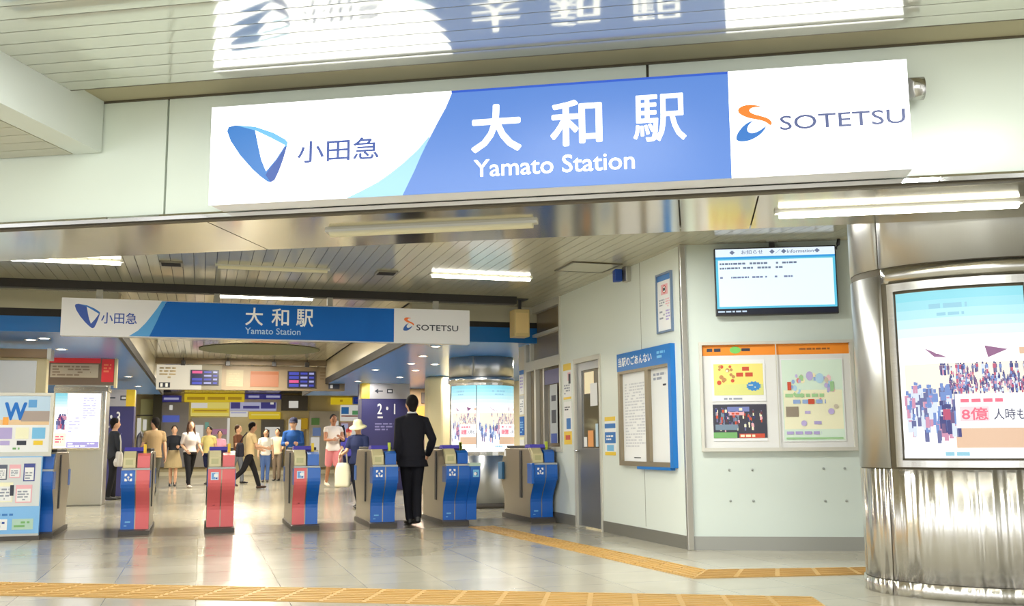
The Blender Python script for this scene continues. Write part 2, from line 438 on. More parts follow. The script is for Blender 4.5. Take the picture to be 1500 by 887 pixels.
b.box(1.13, 1.37, -0.004, -0.002, 1.05, 1.18, NAVYT); b.box(1.16, 1.34, -0.004, -0.002, 1.32, 1.5, INK); b.box(1.16, 1.34, -0.004, -0.002, 1.62, 1.7, INK)
b.build('notice_card', w)
b = B(); b.box(-0.28, 0.0, -0.02, 0.1, 0, ZI, mat('end_post', (204, 196, 170), 0.4)); struct(b.build('trim_8', loc=(XW, 14.40, 0), rotz=-math.pi / 2))

# door
d = thing('door_1', None, None, loc=(XW, 12.32, 0), rotz=-math.pi / 2); d['kind'] = 'structure'
b = B(); b.box(0, 0.05, -0.02, 0.1, 0, 2.12, ALUW); b.box(0.87, 0.92, -0.02, 0.1, 0, 2.12, ALUW); b.box(0.05, 0.87, -0.02, 0.1, 2.06, 2.12, ALUW); b.build('door_frame', d)
b = B()
DST = mat('door_steel', (158, 160, 162), 0.3, 0.8, bump=(0.04, (40, 40, 1)))
b.box(0.05, 0.22, 0.01, 0.05, 0.02, 2.06, DST); b.box(0.80, 0.87, 0.01, 0.05, 0.02, 2.06, DST); b.box(0.22, 0.80, 0.01, 0.05, 0.02, 0.98, DST); b.box(0.22, 0.80, 0.01, 0.05, 1.96, 2.06, DST)
b.build('door_leaf', d)
b = B(); b.box(0.22, 0.80, 0.025, 0.035, 0.98, 1.96, mat('door_glass', (110, 104, 88), 0.06, spec=0.8))
b.build('door_pane', d)
b = B(); b.box(0.30, 0.62, 0.018, 0.022, 1.66, 1.93, mat('lit_paper_warm', (240, 226, 190), 0.6, emit=0.25)); b.box(0.5, 0.74, 0.016, 0.018, 1.5, 1.78, PAPER)
b.box(0.26, 0.36, 0.016, 0.02, 1.0, 1.12, PAPER); b.box(0.40, 0.58, 0.016, 0.02, 1.0, 1.2, mat('paper_orange', (232, 160, 90), 0.6)); b.box(0.66, 0.74, 0.016, 0.02, 1.0, 1.28, mat('paper_pale_blue', (190, 214, 230), 0.6)); b.build('door_notice', d)
b = B(); b.tube([(0.1, 0.01, 0.95), (0.1, -0.05, 0.95), (0.2, -0.05, 0.95)], 0.012, CHROME); b.build('door_handle', d)

# ================================================================== STATION SIGN (near)
LITW = mat('lit_white_face', (255, 255, 255), 0.35, emit=2.6)
LITB = mat('lit_blue_face', (88, 134, 212), 0.35, emit=1.0)
LITS = mat('lit_pale_blue_face', (160, 214, 248), 0.35, emit=1.05)
LITL = mat('lit_white_letter', (255, 255, 255), 0.4, emit=1.7)
E1 = mat('lit_emblem_blue', (52, 128, 208), 0.4, emit=0.9); E2 = mat('lit_emblem_sky', (110, 190, 236), 0.4, emit=1.0); E3 = mat('lit_emblem_deep', (34, 84, 176), 0.4, emit=0.85)
EN = mat('lit_navy_letter', (40, 80, 170), 0.4, emit=0.8); EO = mat('lit_orange', (246, 130, 30), 0.4, emit=1.0); EB = mat('lit_blue_mark', (38, 120, 205), 0.4, emit=0.9); ES = mat('lit_slate_letter', (84, 98, 150), 0.4, emit=0.85)
EBE = mat('lit_blue_edge', (38, 88, 200), 0.4, emit=1.0)
TRI = [(0.109, 0.47), (0.118, 0.497), (0.164, 0.505), (0.297, 0.487), (0.42, 0.44), (0.50, 0.392), (0.515, 0.372), (0.509, 0.34), (0.49, 0.27), (0.463, 0.194), (0.435, 0.135), (0.41, 0.124), (0.389, 0.128), (0.34, 0.165), (0.287, 0.213), (0.2, 0.31), (0.135, 0.405)]
def emblem_tri(b, sx, sz, ox, oz, ca, cb, cc_, white, y):
    T = lambda pts: [(ox + p[0] * sx, oz + p[1] * sz) for p in pts]
    b.poly(T(TRI), ca, y)
    b.poly(T([(0.164, 0.505), (0.297, 0.487), (0.42, 0.44), (0.50, 0.392), (0.515, 0.372), (0.509, 0.35), (0.5, 0.345), (0.40, 0.41), (0.298, 0.463)]), cb, y - 0.001)
    b.poly(T([(0.509, 0.345), (0.49, 0.27), (0.463, 0.194), (0.435, 0.135), (0.41, 0.124), (0.375, 0.172), (0.40, 0.21), (0.45, 0.27), (0.5, 0.345)]), cc_, y - 0.001)
    b.poly(T([(0.298, 0.463), (0.323, 0.356), (0.345, 0.27), (0.378, 0.195), (0.44, 0.265), (0.5, 0.354), (0.40, 0.41)]), white, y - 0.002)
def smooth_poly(pts, k=3):
    for _ in range(k):
        q = []
        n = len(pts)
        for i in range(n):
            a, b_ = pts[i], pts[(i + 1) % n]
            q += [(a[0] * 0.75 + b_[0] * 0.25, a[1] * 0.75 + b_[1] * 0.25), (a[0] * 0.25 + b_[0] * 0.75, a[1] * 0.25 + b_[1] * 0.75)]
        pts = q
    return pts
ORG = [(3.389, 0.409), (3.36, 0.419), (3.328, 0.423), (3.29, 0.424), (3.258, 0.408), (3.252, 0.39), (3.265, 0.370), (3.31, 0.345), (3.37, 0.331), (3.408, 0.316), (3.433, 0.290), (3.442, 0.31), (3.427, 0.334), (3.386, 0.352), (3.341, 0.366), (3.315, 0.386), (3.322, 0.400), (3.345, 0.408)]
BLC = [(3.345, 0.333), (3.301, 0.317), (3.269, 0.291), (3.240, 0.250), (3.236, 0.212), (3.297, 0.207), (3.343, 0.224), (3.386, 0.253), (3.416, 0.300), (3.364, 0.262), (3.32, 0.252), (3.299, 0.272), (3.308, 0.302), (3.33, 0.322)]
def curve_mark(b, sx, sz, ox, oz, ca, cb, y):
    b.poly([(ox + p[0] * sx, oz + p[1] * sz) for p in smooth_poly(ORG, 2)], ca, y)
    b.poly([(ox + p[0] * sx, oz + p[1] * sz) for p in smooth_poly(BLC, 2)], cb, y - 0.0005)

sg = thing('station_sign', 'large glowing white and blue station name sign on the white fascia', 'sign', fp(-2.945, 5.75, 2.53), AF)
b = B(); b.box(0, 4.19, 0.012, 0.2, 0, 0.632, mat('sign_housing', (232, 234, 240), 0.35)); b.build('housing', sg, bevel=0.006)
WE = [(1.568, 0.632), (1.512, 0.519), (1.419, 0.354), (1.35, 0.275), (1.257, 0.195), (1.18, 0.138), (1.099, 0.086), (0.99, 0.035), (0.905, 0.0)]
BE = [(1.568, 0.632), (1.525, 0.527), (1.47, 0.43), (1.415, 0.324), (1.37, 0.235), (1.331, 0.146), (1.259, 0.0)]
b = B(); b.poly([(0, 0.632), (0, 0)] + WE[::-1], LITW, 0.0, 0.012); b.build('white_face', sg)
b = B(); b.poly([(3.205, 0), (4.19, 0), (4.19, 0.632), (3.205, 0.632)], LITW, 0.0, 0.012); b.build('white_face', sg)
b = B(); b.poly(BE + [(3.205, 0.0), (3.205, 0.632)], LITB, 0.0, 0.012)
b.rect(1.56, 3.205, 0.618, 0.632, EBE, -0.001); b.build('blue_face', sg)
b = B(); b.poly([(1.419, 0.354)] + BE[4:] + WE[::-1][:-2], LITS, 0.0, 0.012)
b.build('pale_blue_swoosh', sg)
b = B()
b.text('大', 1.69, 1.983, 0.239, 0.521, LITL, -0.003, 0.024); b.text('和', 2.17, 2.466, 0.248, 0.517, LITL, -0.003, 0.022); b.text('駅', 2.656, 2.955, 0.243, 0.519, LITL, -0.003, 0.012)
b.build('lettering', sg); b = B(); b.text('Yamato Station', 1.70, 2.655, 0.085, 0.19, LITL, -0.003, 0.012)
b.build('lettering', sg); b = B(); b.text('小田急', 0.583, 1.105, 0.235, 0.373, EN, -0.003, 0.012); b.build('lettering', sg); b = B(); b.text('SOTETSU', 3.485, 4.163, 0.262, 0.345, ES, -0.003, 0.008)
b.build('lettering', sg)
b = B(); emblem_tri(b, 1, 1, 0, 0, E1, E2, E3, LITW, -0.002); b.build('triangular_emblem', sg)
b = B(); curve_mark(b, 1, 1, 0, 0, EO, EB, -0.002); b.build('curved_emblem', sg)
b = B(); b.tube([(4.21, 0.13, 0.5), (4.30, 0.13, 0.5)], 0.065, STEEL, 20); b.tube([(4.19, 0.15, 0.5), (4.215, 0.15, 0.5)], 0.03, STEEL, 12)
b.build('end_bracket', sg)
for x in (0.5, 1.6, 2.7, 3.7): B().box(x, x + 0.06, 0.2, 0.252, 0.05, 0.11, STEEL).build('bracket', sg)

# lamps under the soffit
def tube_lamp(label, loc, rotz, L, m, group=None, w=0.075):
    t = thing('ceiling_light', label, 'light', loc, rotz, group)
    B().box(-L / 2 - 0.03, L / 2 + 0.03, -w * 0.42, w * 0.42, -0.018, 0.0, ALUW).build('housing', t)
    b = B(); n = 9
    prof = [(w / 2 * math.cos(math.pi * i / (n - 1)), -0.018 - 0.03 * math.sin(math.pi * i / (n - 1))) for i in range(n)]
    b.prism_yz(prof, -L / 2, L / 2, m); b.build('tube', t)
    return t
tube_lamp('lit tube lamp under the mirrored soffit in front of the steel column', fp(1.29, 6.5, 2.49), AF, 1.42, LAMP)
tube_lamp('unlit tube lamp under the mirrored soffit below the big sign', fp(-1.7, 6.45, 2.49), AF, 1.4, LAMPOFF)
# lamps on the inner ceiling
tube_lamp('lit tube lamp on the slatted ceiling above the advertising boards', (-1.44, 11.52, ZI), 0, 1.08, LAMP)
tube_lamp('lit tube lamp on the slatted ceiling near the white wall', (3.13, 11.46, ZI), 0, 1.2, LAMP)
tube_lamp('lit tube lamp behind the black rail above the hanging sign', (0.75, 13.75, ZI), 0, 1.25, LAMP)
tube_lamp('unlit tube lamp on the ceiling between the two small dark grilles', (0.71, 11.48, ZI), 0, 1.2, LAMPOFF)
tube_lamp('added tube lamp, unseen on the ceiling behind the fascia', (0.75, 9.1, ZI), 0, 1.2, LAMP)  # extra lamp out of view, added to light the inner hall
for x, lab in ((-0.38, 'small dark ceiling grille nearer the lit lamp over the advertising boards'), (1.99, 'small dark ceiling grille nearer the lit lamp by the white wall')):
    g = thing('ceiling_grille', lab, 'ceiling grille', (x, 11.5, ZI))
    B().box(-0.12, 0.12, -0.12, 0.12, -0.02, 0, mat('grille_frame', (120, 116, 104), 0.5)).build('frame', g)
    b = B()
    for i in range(6): b.box(-0.1, 0.1, -0.1 + i * 0.034, -0.08 + i * 0.034, -0.026, -0.02, BLACK)
    b.build('grille', g)
t = thing('ceiling_hatch', 'square hatch frame in the slatted ceiling near the small blue speaker', 'ceiling hatch', (4.15, 10.6, ZI))
b = B(); b.box(-0.3, 0.3, -0.3, -0.27, -0.012, 0, SEAM); b.box(-0.3, 0.3, 0.27, 0.3, -0.012, 0, SEAM); b.box(-0.3, -0.27, -0.27, 0.27, -0.012, 0, SEAM); b.box(0.27, 0.3, -0.27, 0.27, -0.012, 0, SEAM); b.build('frame', t)
B().box(-0.27, 0.27, -0.27, 0.27, -0.01, 0, SLATI).build('hatch_panel', t)

# ================================================================== HANGING SIGN over the gates
hs = thing('hanging_sign', 'long unlit blue and grey station name sign hanging above the ticket gates', 'sign', (-1.65, 13.0, 2.36))
b = B(); b.box(0, 5.03, 0.012, 0.12, 0, 0.455, GREYS); b.build('housing', hs, bevel=0.004)
we = [(1.129, 0.445), (1.08, 0.36), (1.02, 0.27), (0.95, 0.17), (0.87, 0.08), (0.77, 0.01)]
be = [(1.18, 0.445), (1.13, 0.33), (1.09, 0.22), (1.04, 0.10), (1.0, 0.01)]
b = B(); b.poly([(0, 0.455), (0, 0.0), (0.76, 0.0)] + we[::-1] + [(1.135, 0.455)], GREYS, 0.0, 0.012); b.build('grey_face', hs)
b = B(); b.poly([(4.01, 0), (5.03, 0), (5.03, 0.455), (4.01, 0.455)], GREYS, 0, 0.012); b.build('grey_face', hs)
b = B(); b.poly([(1.185, 0.445)] + be[1:] + [(4.01, 0.01), (4.01, 0.445)], BLUEP, 0.0, 0.012); b.build('blue_face', hs)
b = B(); b.poly([(1.129, 0.445)] + we[1:] + be[::-1], mat('mid_blue_paint', (64, 150, 214), 0.4), 0.0, 0.012); b.build('pale_blue_swoosh', hs)
b = B()
for ch, x0 in (('大', 2.13), ('和', 2.45), ('駅', 2.755)): b.text(ch, x0, x0 + 0.21, 0.18, 0.40, WHT, -0.003, 0.012)
b.build('lettering', hs); b = B(); b.text('Yamato Station', 2.13, 2.81, 0.07, 0.15, mat('pale_print', (176, 206, 236), 0.5), -0.003, 0.008)
b.build('lettering', hs); b = B(); b.text('小田急', 0.447, 0.85, 0.155, 0.29, NAVYT, -0.003, 0.01); b.build('lettering', hs); b = B(); b.text('SOTETSU', 4.308, 4.872, 0.17, 0.245, INK, -0.003, 0.012)
b.build('lettering', hs)
b = B(); emblem_tri(b, 0.70, 0.76, 0.07, 0.0, NAVYT, mat('emblem_blue', (40, 110, 190), 0.5), NAVYT, GREYS, -0.002); b.build('triangular_emblem', hs)
b = B(); curve_mark(b, 0.72, 0.82, 1.80, -0.01, mat('emblem_orange', (232, 110, 40), 0.5), mat('emblem_mark_blue', (40, 90, 170), 0.5), -0.002); b.build('curved_emblem', hs)
for x in (0.41, 1.78, 3.18, 4.58): B().box(x - 0.035, x + 0.035, 0.03, 0.1, 0.455, 0.57, mat('hanger_grey', (150, 148, 138), 0.5)).build('hanger', hs)
rl = tag(B().box(-6.4, 4.05, 13.02, 13.16, 2.93, ZI, BLACK).build('sign_rail'), 'long black rail on the ceiling that carries the hanging sign', 'rail')
sb = thing('speaker_box', 'beige box hung under the ceiling at the end of the black rail', 'speaker box', (4.17, 13.28, 2.5))
b = B(); b.box(-0.11, 0.11, -0.12, 0.12, 0, 0.38, BEIGEB); b.build('body', sb, bevel=0.01)
b = B(); b.box(-0.02, 0.02, -0.02, 0.02, 0.38, 0.525, DARKP); b.box(-0.1, 0.1, -0.1, 0.1, 0.52, 0.53, DARKP); b.build('bracket', sb)
b = B(); b.box(-0.09, 0.09, -0.124, -0.12, 0.05, 0.33, mat('beige_grille', (206, 180, 124), 0.6)); b.build('grille', sb)

# ================================================================== printed things
def lit(name, r, g, b_, e=1.0): return mat('lit_' + name, (r, g, b_), 0.4, emit=e)
CROWD = [lit('crowd_navy', 66, 70, 140, .75), lit('crowd_slate', 110, 116, 168, .8), lit('crowd_blue', 120, 150, 214, .85), lit('crowd_rose', 214, 150, 180, .9),
         lit('crowd_red', 200, 84, 120, .85), lit('crowd_pale', 214, 224, 240, 1), lit('crowd_plum', 120, 92, 140, .8)]
SKYB_ = [lit('sky_%d' % i, *q) for i, q in enumerate(((140, 216, 230), (158, 222, 234), (178, 230, 239), (200, 238, 244), (222, 245, 248), (240, 251, 252)))]
LWH = lit('white', 254, 254, 254, 1.25); LCREAM = lit('cream', 252, 238, 214, 1.1); LTAN = lit('tan', 226, 190, 160, 1.0); LROOF = lit('roof', 150, 96, 140, .85)
LPINK = lit('pink', 238, 108, 132, 1.0); LINK = lit('ink', 90, 92, 120, .8); LCY = lit('cyan_line', 150, 206, 226, .95)
def people_print(b, x0, x1, z0, z1, cols, n, seed, y, hmin=0.1, hmax=0.16):
    rnd = random.Random(seed); w = (x1 - x0)
    for i in range(n):                  # small printed passers-by: a head over a body over legs
        h = (z1 - z0) * rnd.uniform(hmin, hmax) * 2.2; q = h * 0.26; x = x0 + w * rnd.random(); z = z0 + max(0, z1 - z0 - h) * rnd.random()
        if z + h > z1: z = z1 - h
        if x + q > x1: x = x1 - q
        m1, m2 = rnd.choice(cols), rnd.choice(cols)
        b.rect(x, x + q, z + h * 0.45, z + h * 0.82, m1, y - rnd.random() * 0.0005); b.rect(x + q * 0.15, x + q * 0.85, z, z + h * 0.45, m2, y - rnd.random() * 0.0005)
        b.rect(x + q * 0.25, x + q * 0.75, z + h * 0.84, z + h, cols[0], y - rnd.random() * 0.0005)
def commuter_poster(b, x0, x1, z0, z1, y, seed, text=True, n=90):
    w = x1 - x0; h = z1 - z0
    X = lambda u: x0 + w * u; Zz = lambda v: z0 + h * v
    b.rect(x0, x1, z0, z1, LWH, y)
    for i, m_ in enumerate(SKYB_): b.rect(X(0.0), X(1), Zz(1 - 0.055 * (i + 1)), Zz(1 - 0.055 * i), m_, y - 0.001)
    b.bars(X(.3), X(.72), Zz(.885), Zz(.925), 1, LCY, y - .002, seed, 1, .7); b.bars(X(.36), X(.66), Zz(.84), Zz(.87), 1, LCY, y - .002, seed + 1, 1, .6)
    b.rect(X(0.05), X(1), Zz(.30), Zz(.56), LCREAM, y - .001)
    b.poly([(X(.24), Zz(.655)), (X(.42), Zz(.595)), (X(.32), Zz(.60))], LROOF, y - .002)
    b.poly([(X(.70), Zz(.655)), (X(.86), Zz(.63)), (X(.72), Zz(.585))], LROOF, y - .002)
    b.rect(X(.94), X(1), Zz(.60), Zz(.64), LTAN, y - .002)
    b.rect(X(.45), X(1), Zz(.06), Zz(.24), LTAN, y - .001)
    people_print(b, X(.28), X(.98), Zz(.49), Zz(.56), CROWD, n // 3, seed + 2, y - .003, .3, .5)
    people_print(b, X(.42), X(.99), Zz(.36), Zz(.51), CROWD, n * 2, seed + 3, y - .004, .1, .17)
    people_print(b, X(.03), X(.44), Zz(.08), Zz(.46), CROWD[2:4] + CROWD[5:6] + CROWD[1:2], n // 2, seed + 4, y - .004, .13, .2); people_print(b, X(.30), X(.5), Zz(.12), Zz(.40), CROWD, n // 8, seed + 9, y - .0045, .2, .3)
    if text:
        b.rect(X(.46), X(.985), Zz(.175), Zz(.375), LWH, y - .006)
        b.bars(X(.5), X(.95), Zz(.32), Zz(.35), 1, LPINK, y - .007, seed + 5, 1, .7)
        b.rect(X(.49), X(.70), Zz(.215), Zz(.30), lit('pale_pink', 250, 208, 214, 1.05), y - .007)
        b.text('8億', X(.505), X(.69), Zz(.222), Zz(.293), LPINK, y - .008, .02)
        b.text('人時も', X(.73), X(.95), Zz(.222), Zz(.285), LINK, y - .008, .012)
    b.rect(x0, x1, z0, Zz(.05), LWH, y - .003); b.bars(X(.36), X(.62), Zz(.012), Zz(.04), 1, LCY, y - .004, seed + 6, 1, .8)

# ---- big steel column with two curved light boxes
CA, CB = 1.0, 0.68
def column_at(name, loc, rotz, ca, cb, seams, ztop):
    k = thing(name, None, None, loc, rotz); k['kind'] = 'structure'
    B().shell(ca - 0.008, cb - 0.008, 0, 2 * math.pi, 0, ztop, SEAM, 0.03, 64).build('core', k)
    return k
ck = column_at('column', fp(2.185, 7.75, 0), AF, CA, CB, None, ZI)
b = B(); 
for t0, t1 in ((-1.06, 0.55), (0.56, 2.2), (2.21, 3.8), (3.81, 5.21)): b.shell(CA + 0.012, CB + 0.012, t0 + .003, t1 - .003, 0.0, 0.095, STEELP, 0.02, 24)
b.build('base_ring', ck)
b = B()
for t0, t1 in ((-1.06, 0.55), (0.56, 2.2), (2.21, 3.8), (3.81, 5.21)): b.shell(CA, CB, t0 + .003, t1 - .003, 0.1, 0.845, STEELP, 0.02, 32)
b.build('lower_cladding', ck)
b = B()
for t0, t1 in ((-2.1, -1.03), (1.03, 2.1), (2.11, 4.17)): b.shell(CA, CB, t0 + .003, t1 - .003, 0.853, 2.195, STEELV, 0.02, 32)
b.build('middle_cladding', ck)
b = B()
for t0, t1 in ((-1.04, 1.0), (1.01, 3.1), (3.11, 5.23)): b.shell(CA, CB, t0 + .003, t1 - .003, 2.245, ZI, STEELV, 0.02, 40)
b.shell(CA, CB, -1.02, 1.02, 2.13, 2.238, STEEL, 0.02, 40)
b.build('top_cladding', ck)
def col_warp(ca, cb):
    return lambda x, y, z: ((ca - y) * math.sin(x), -(cb - y) * math.cos(x), z)
def curved_box(label, t0, t1, seed, text):
    k = thing('poster_lightbox', label, 'advertising light box', fp(2.185, 7.75, 0.86), AF)
    w_ = col_warp(CA, CB)
    b = B(w_)
    for a0, a1, z0, z1 in ((t0 - .07, t0 - .012, 0.0, 1.26), (t1 + .005, t1 + .02, 0.0, 1.26)):
        n = 3
        for i in range(n):
            p, q = a0 + (a1 - a0) * i / n, a0 + (a1 - a0) * (i + 1) / n
            b.box(p, q, -.012, .03, z0, z1, STEEL)
    n = 24
    for z0, z1 in ((0.0, 0.045), (1.205, 1.26)):
        for i in range(n):
            p, q = t0 - .012 + (t1 - t0 + .017) * i / n, t0 - .012 + (t1 - t0 + .017) * (i + 1) / n
            b.box(p, q, -.012, .03, z0, z1, STEEL)
    b.build('frame', k)
    b = B(w_, 0.05); commuter_poster(b, t0, t1, 0.06, 1.185, 0.0, seed, text); b.build('poster', k)
    return k
curved_box('glowing poster of a crowd on a station platform, curved round the steel column', -0.885, -.02, 11, True)
curved_box('glowing poster cut by the picture edge, next to the curved crowd poster', 0.076, 0.92, 31, False)

# ---- television
tv = thing('television', 'large screen with a pale blue notice hung before the grey wall', 'screen', (XW + 0.32 * math.cos(AT) + 0.1 * math.sin(AT), 9.17 + 0.32 * math.sin(AT) - 0.1 * math.cos(AT), 2.285), AT)
TW, TH = 1.185, 0.68
b = B(); b.box(0, TW, 0.0, 0.07, 0, TH, DARKP); b.build('casing', tv, bevel=0.004)
b = B()
b.rect(.012, TW - .012, .012, TH - .012, lit('screen_black', 30, 34, 56, .5), -.001)
b.rect(.012, TW - .012, .068, TH - .012, lit('screen_cyan', 96, 196, 226, 1.0), -.002)
b.rect(.012, TW - .012, TH - .09, TH - .012, lit('screen_pale', 226, 240, 252, 1.05), -.003)
b.rect(.012, TW - .012, TH - .112, TH - .092, lit('screen_blue', 60, 160, 226, 1.0), -.003)
b.rect(.035, TW - .035, .088, TH - .125, lit('screen_paper', 228, 246, 252, 1.08), -.003)
b.build('screen', tv)
b = B(); TI = lit('screen_ink', 120, 132, 160, .85)
b.text('◆　お知らせ　◆／◆Information◆', .15, 1.03, TH - .07, TH - .025, TI, -.005, .01)
b.bars(.05, 1.13, TH - .178, TH - .145, 1, TI, -.005, 3, 1, .6, 70); b.bars(.05, .93, TH - .222, TH - .19, 1, TI, -.005, 4, 1, .6, 60)
b.bars(.05, 1.07, TH - .315, TH - .285, 1, lit('screen_ink_pale', 130, 140, 180, .8), -.005, 5, 1, .6, 70)
b.bars(.02, .42, .025, .052, 1, lit('screen_ticker', 200, 220, 240, .9), -.003, 6, 1, .6)
b.build('screen_writing', tv)
b = B(); b.box(.55, .60, .02, .06, TH, ZI - 2.285, DARKP); b.box(.52, .63, 0, .08, ZI - 2.285 - .012, ZI - 2.285, ALU); b.build('mount', tv)
b = B(); b.tube([(1.19, .03, TH - .03), (1.215, .03, TH + .01), (1.225, .03, ZI - 2.285)], .018, DARKP); b.build('cable', tv)

# ---- poster board on the side wall
def wall_t(u, z, off=0.0): return (XW + u * math.cos(AT) + off * math.sin(AT), 9.17 + u * math.sin(AT) - off * math.cos(AT), z)
pb = thing('poster_board', 'wide glass poster board with an orange header on the grey wall', 'notice board', wall_t(0.14, 0.95), AT)
b = B()
for x0, x1, z0, z1 in ((0, .03, 0, 1.08), (1.46, 1.49, 0, 1.08), (.03, 1.46, 0, .035), (.03, 1.46, 1.05, 1.08)): b.box(x0, x1, -.05, 0, z0, z1, ALUW)
b.build('frame', pb)
b = B(); b.box(.03, 1.46, -.012, -.002, .035, 1.05, mat('board_back', (226, 226, 224), 0.35)); b.build('back_panel', pb)
b = B(); OR = mat('header_orange', (242, 144, 40), 0.5)
b.rect(.035, 1.455, .945, 1.05, OR, -.014)
b.bars(.08, .29, .98, 1.02, 1, INK, -.016, 3, 1, .8); b.disc(.36, .998, .055, mat('header_green', (120, 200, 100), 0.5), -.016, 20, .035); b.bars(.42, .54, .98, 1.02, 1, INK, -.016, 5, 1, .7); b.bars(.98, 1.40, .985, 1.01, 1, mat('header_brown', (150, 90, 40), 0.5), -.016, 6, 1, .7)
b.build('header', pb)
b = B(); b.box(.745, .755, -.045, -.04, .035, 1.05, ALUW); b.build('glass_joint', pb)
def board_poster(name, label, u, z, w, h, draw):
    k = thing(name, label, 'poster', wall_t(0.14 + u, 0.95 + z, 0.016), AT)
    B().box(0, w, -.002, 0, 0, h, PAPER).build('sheet', k)
    b = B(); draw(b, w, h); b.build('print', k)
rnd = random.Random(5)
PY = mat('poster_yellow', (240, 226, 128), 0.6); PBR = mat('poster_brown', (190, 140, 90), 0.6); PRED = mat('poster_red', (204, 84, 60), 0.6); PBL = mat('poster_blue', (66, 140, 206), 0.6)
PGR = mat('poster_green', (120, 176, 110), 0.6); PMINT = mat('poster_mint', (216, 236, 220), 0.6); PLIL = mat('poster_lilac', (176, 164, 214), 0.6); PCRM = mat('poster_cream', (240, 238, 206), 0.6); PPK = mat('poster_pink', (236, 180, 190), 0.6)
def dr1(b, w, h):
    b.rect(.02, w - .02, .06, h - .04, PY, -.003); b.rect(.02, w - .02, .06, .17, mat('poster_yellow_green', (220, 222, 140), 0.6), -.0035)
    for i in range(16): b.disc(.05 + rnd.random() * .17, h * .45 + rnd.random() * h * .4, .012 + rnd.random() * .012, rnd.choice([PBR, PRED, PCRM, PBR]), -.004 - i * .0001, 10)
    b.bars(.3, w - .1, h * .72, h * .84, 1, PRED, -.004, 3, 1, .8); b.bars(.24, w - .05, h * .58, h * .70, 1, PRED, -.004, 4, 1, .8)
    star = [(w * .78 + (.075 if i % 2 else .062) * math.cos(i * math.pi / 12), h * .36 + (.05 if i % 2 else .041) * math.sin(i * math.pi / 12)) for i in range(24)]
    b.poly(star, PBL, -.004); b.bars(w * .78 - .05, w * .78 + .05, h * .31, h * .41, 2, PCRM, -.005, 5, 1, .5)
    b.bars(.06, w - .08, .01, .04, 1, GREYINK, -.003, 8)
def dr2(b, w, h):
    DK = mat('poster_dark', (62, 62, 76), 0.6)
    b.rect(.0, w, .03, h, DK, -.003)
    cs = [mat('poster_violet', (110, 110, 150), 0.6), mat('poster_steel', (120, 140, 160), 0.6), PPK, DK, mat('poster_wine', (110, 60, 70), 0.6), mat('poster_navy', (50, 60, 120), 0.6), PCRM, PRED]
    people_print(b, .02, w - .02, h * .25, h * .95, cs, 46, 7, -.0035, .1, .16)
    b.rect(.14, w * .68, h * .8, h * .93, mat('poster_slate_blue', (120, 132, 190), 0.6), -.006); b.bars(.15, w * .66, h * .82, h * .91, 1, PCRM, -.007, 2, 1, .8)
    b.rect(.16, w * .58, h * .70, h * .79, PPK, -.006); b.bars(.18, w * .55, h * .715, h * .775, 1, PRED, -.007, 3, 1, .8)
    b.rect(.02, w * .45, h * .3, h * .45, mat('poster_steel', (120, 140, 160), 0.6), -.006); b.rect(.0, w * .44, .03, h * .24, PGR, -.006); b.rect(w * .48, w * .95, .03, h * .2, PRED, -.006); b.bars(w * .5, w * .92, h * .10, h * .18, 1, PCRM, -.007, 4, 1, .8)
def dr3(b, w, h):
    b.rect(.01, w - .01, .01, h - .01, PMINT, -.003); b.rect(.02, w - .02, .12, h * .62, PCRM, -.0032)
    pale = [mat('pastel_%d' % i, q, 0.6) for i, q in enumerate(((150, 176, 222), (190, 176, 224), (160, 204, 150), (222, 140, 136), (240, 200, 206), (250, 240, 200), (176, 212, 236), (206, 196, 176)))]
    r3 = random.Random(8)
    for i in range(34):                 # a ring of little drawn houses, trees and people
        a = r3.random() * 6.283; u = .5 + .38 * math.cos(a) * r3.uniform(.5, 1); v = .66 + .2 * math.sin(a) * r3.uniform(.4, 1); r = r3.uniform(.010, .022)
        if i % 3: b.disc(w * u, h * v, r, pale[i % 8], -.004 - i * .00008, 10, r * 1.4)
        else: b.poly([(w * u - r, h * v - r), (w * u + r, h * v - r), (w * u + r, h * v + r), (w * u, h * v + r * 1.9), (w * u - r, h * v + r)], pale[i % 8], -.004 - i * .00008)
    b.disc(w * .62, h * .76, .04, pale[6], -.0072, 16, .05); b.disc(w * .46, h * .79, .034, pale[1], -.0073, 16, .045)
    b.rect(w * .10, w * .16, h * .62, h * .72, PRED, -.008); b.rect(w * .78, w * .84, h * .6, h * .72, pale[2], -.008)
    b.bars(w * .06, w * .94, h * .53, h * .58, 1, pale[2], -.008, 12, 1, .8); b.bars(w * .18, w * .92, h * .45, h * .51, 1, pale[0], -.008, 13, 1, .8); b.rect(w * .42, w * .52, h * .45, h * .51, PRED, -.0085)
    b.rect(w * .06, w * .26, h * .30, h * .42, mat('poster_taupe', (150, 138, 122), 0.6), -.008); b.disc(w * .78, h * .36, .03, pale[1], -.008, 14); b.disc(w * .86, h * .42, .022, pale[7], -.0082, 14)
    b.bars(w * .36, w * .6, h * .32, h * .38, 1, pale[1], -.008, 14); b.disc(w * .34, h * .22, .028, pale[1], -.008, 12); b.bars(w * .5, w * .72, h * .19, h * .26, 1, PLIL, -.008, 18)
    b.rect(w * .05, w * .95, h * .03, h * .05, pale[2], -.008); b.bars(w * .06, w * .85, h * .08, h * .13, 1, PLIL, -.008, 16, 1, .7)
board_poster('poster', 'yellow poster with a blue starburst, upper of two on the orange-topped board', .12, .49, .52, .41, dr1)
board_poster('poster', 'dark crowded poster, lower of two on the orange-topped board', .12, .10, .52, .36, dr2)
board_poster('poster', 'tall pale green poster with a ring of small drawings on the orange-topped board', .79, .09, .60, .81, dr3)
for i, (u, z) in enumerate(((.37, .62), (.58, .62), (.37, .40), (.58, .40), (1.2, .62), (1.36, .62), (1.2, .42), (1.36, .42))):
    pass
b = B()
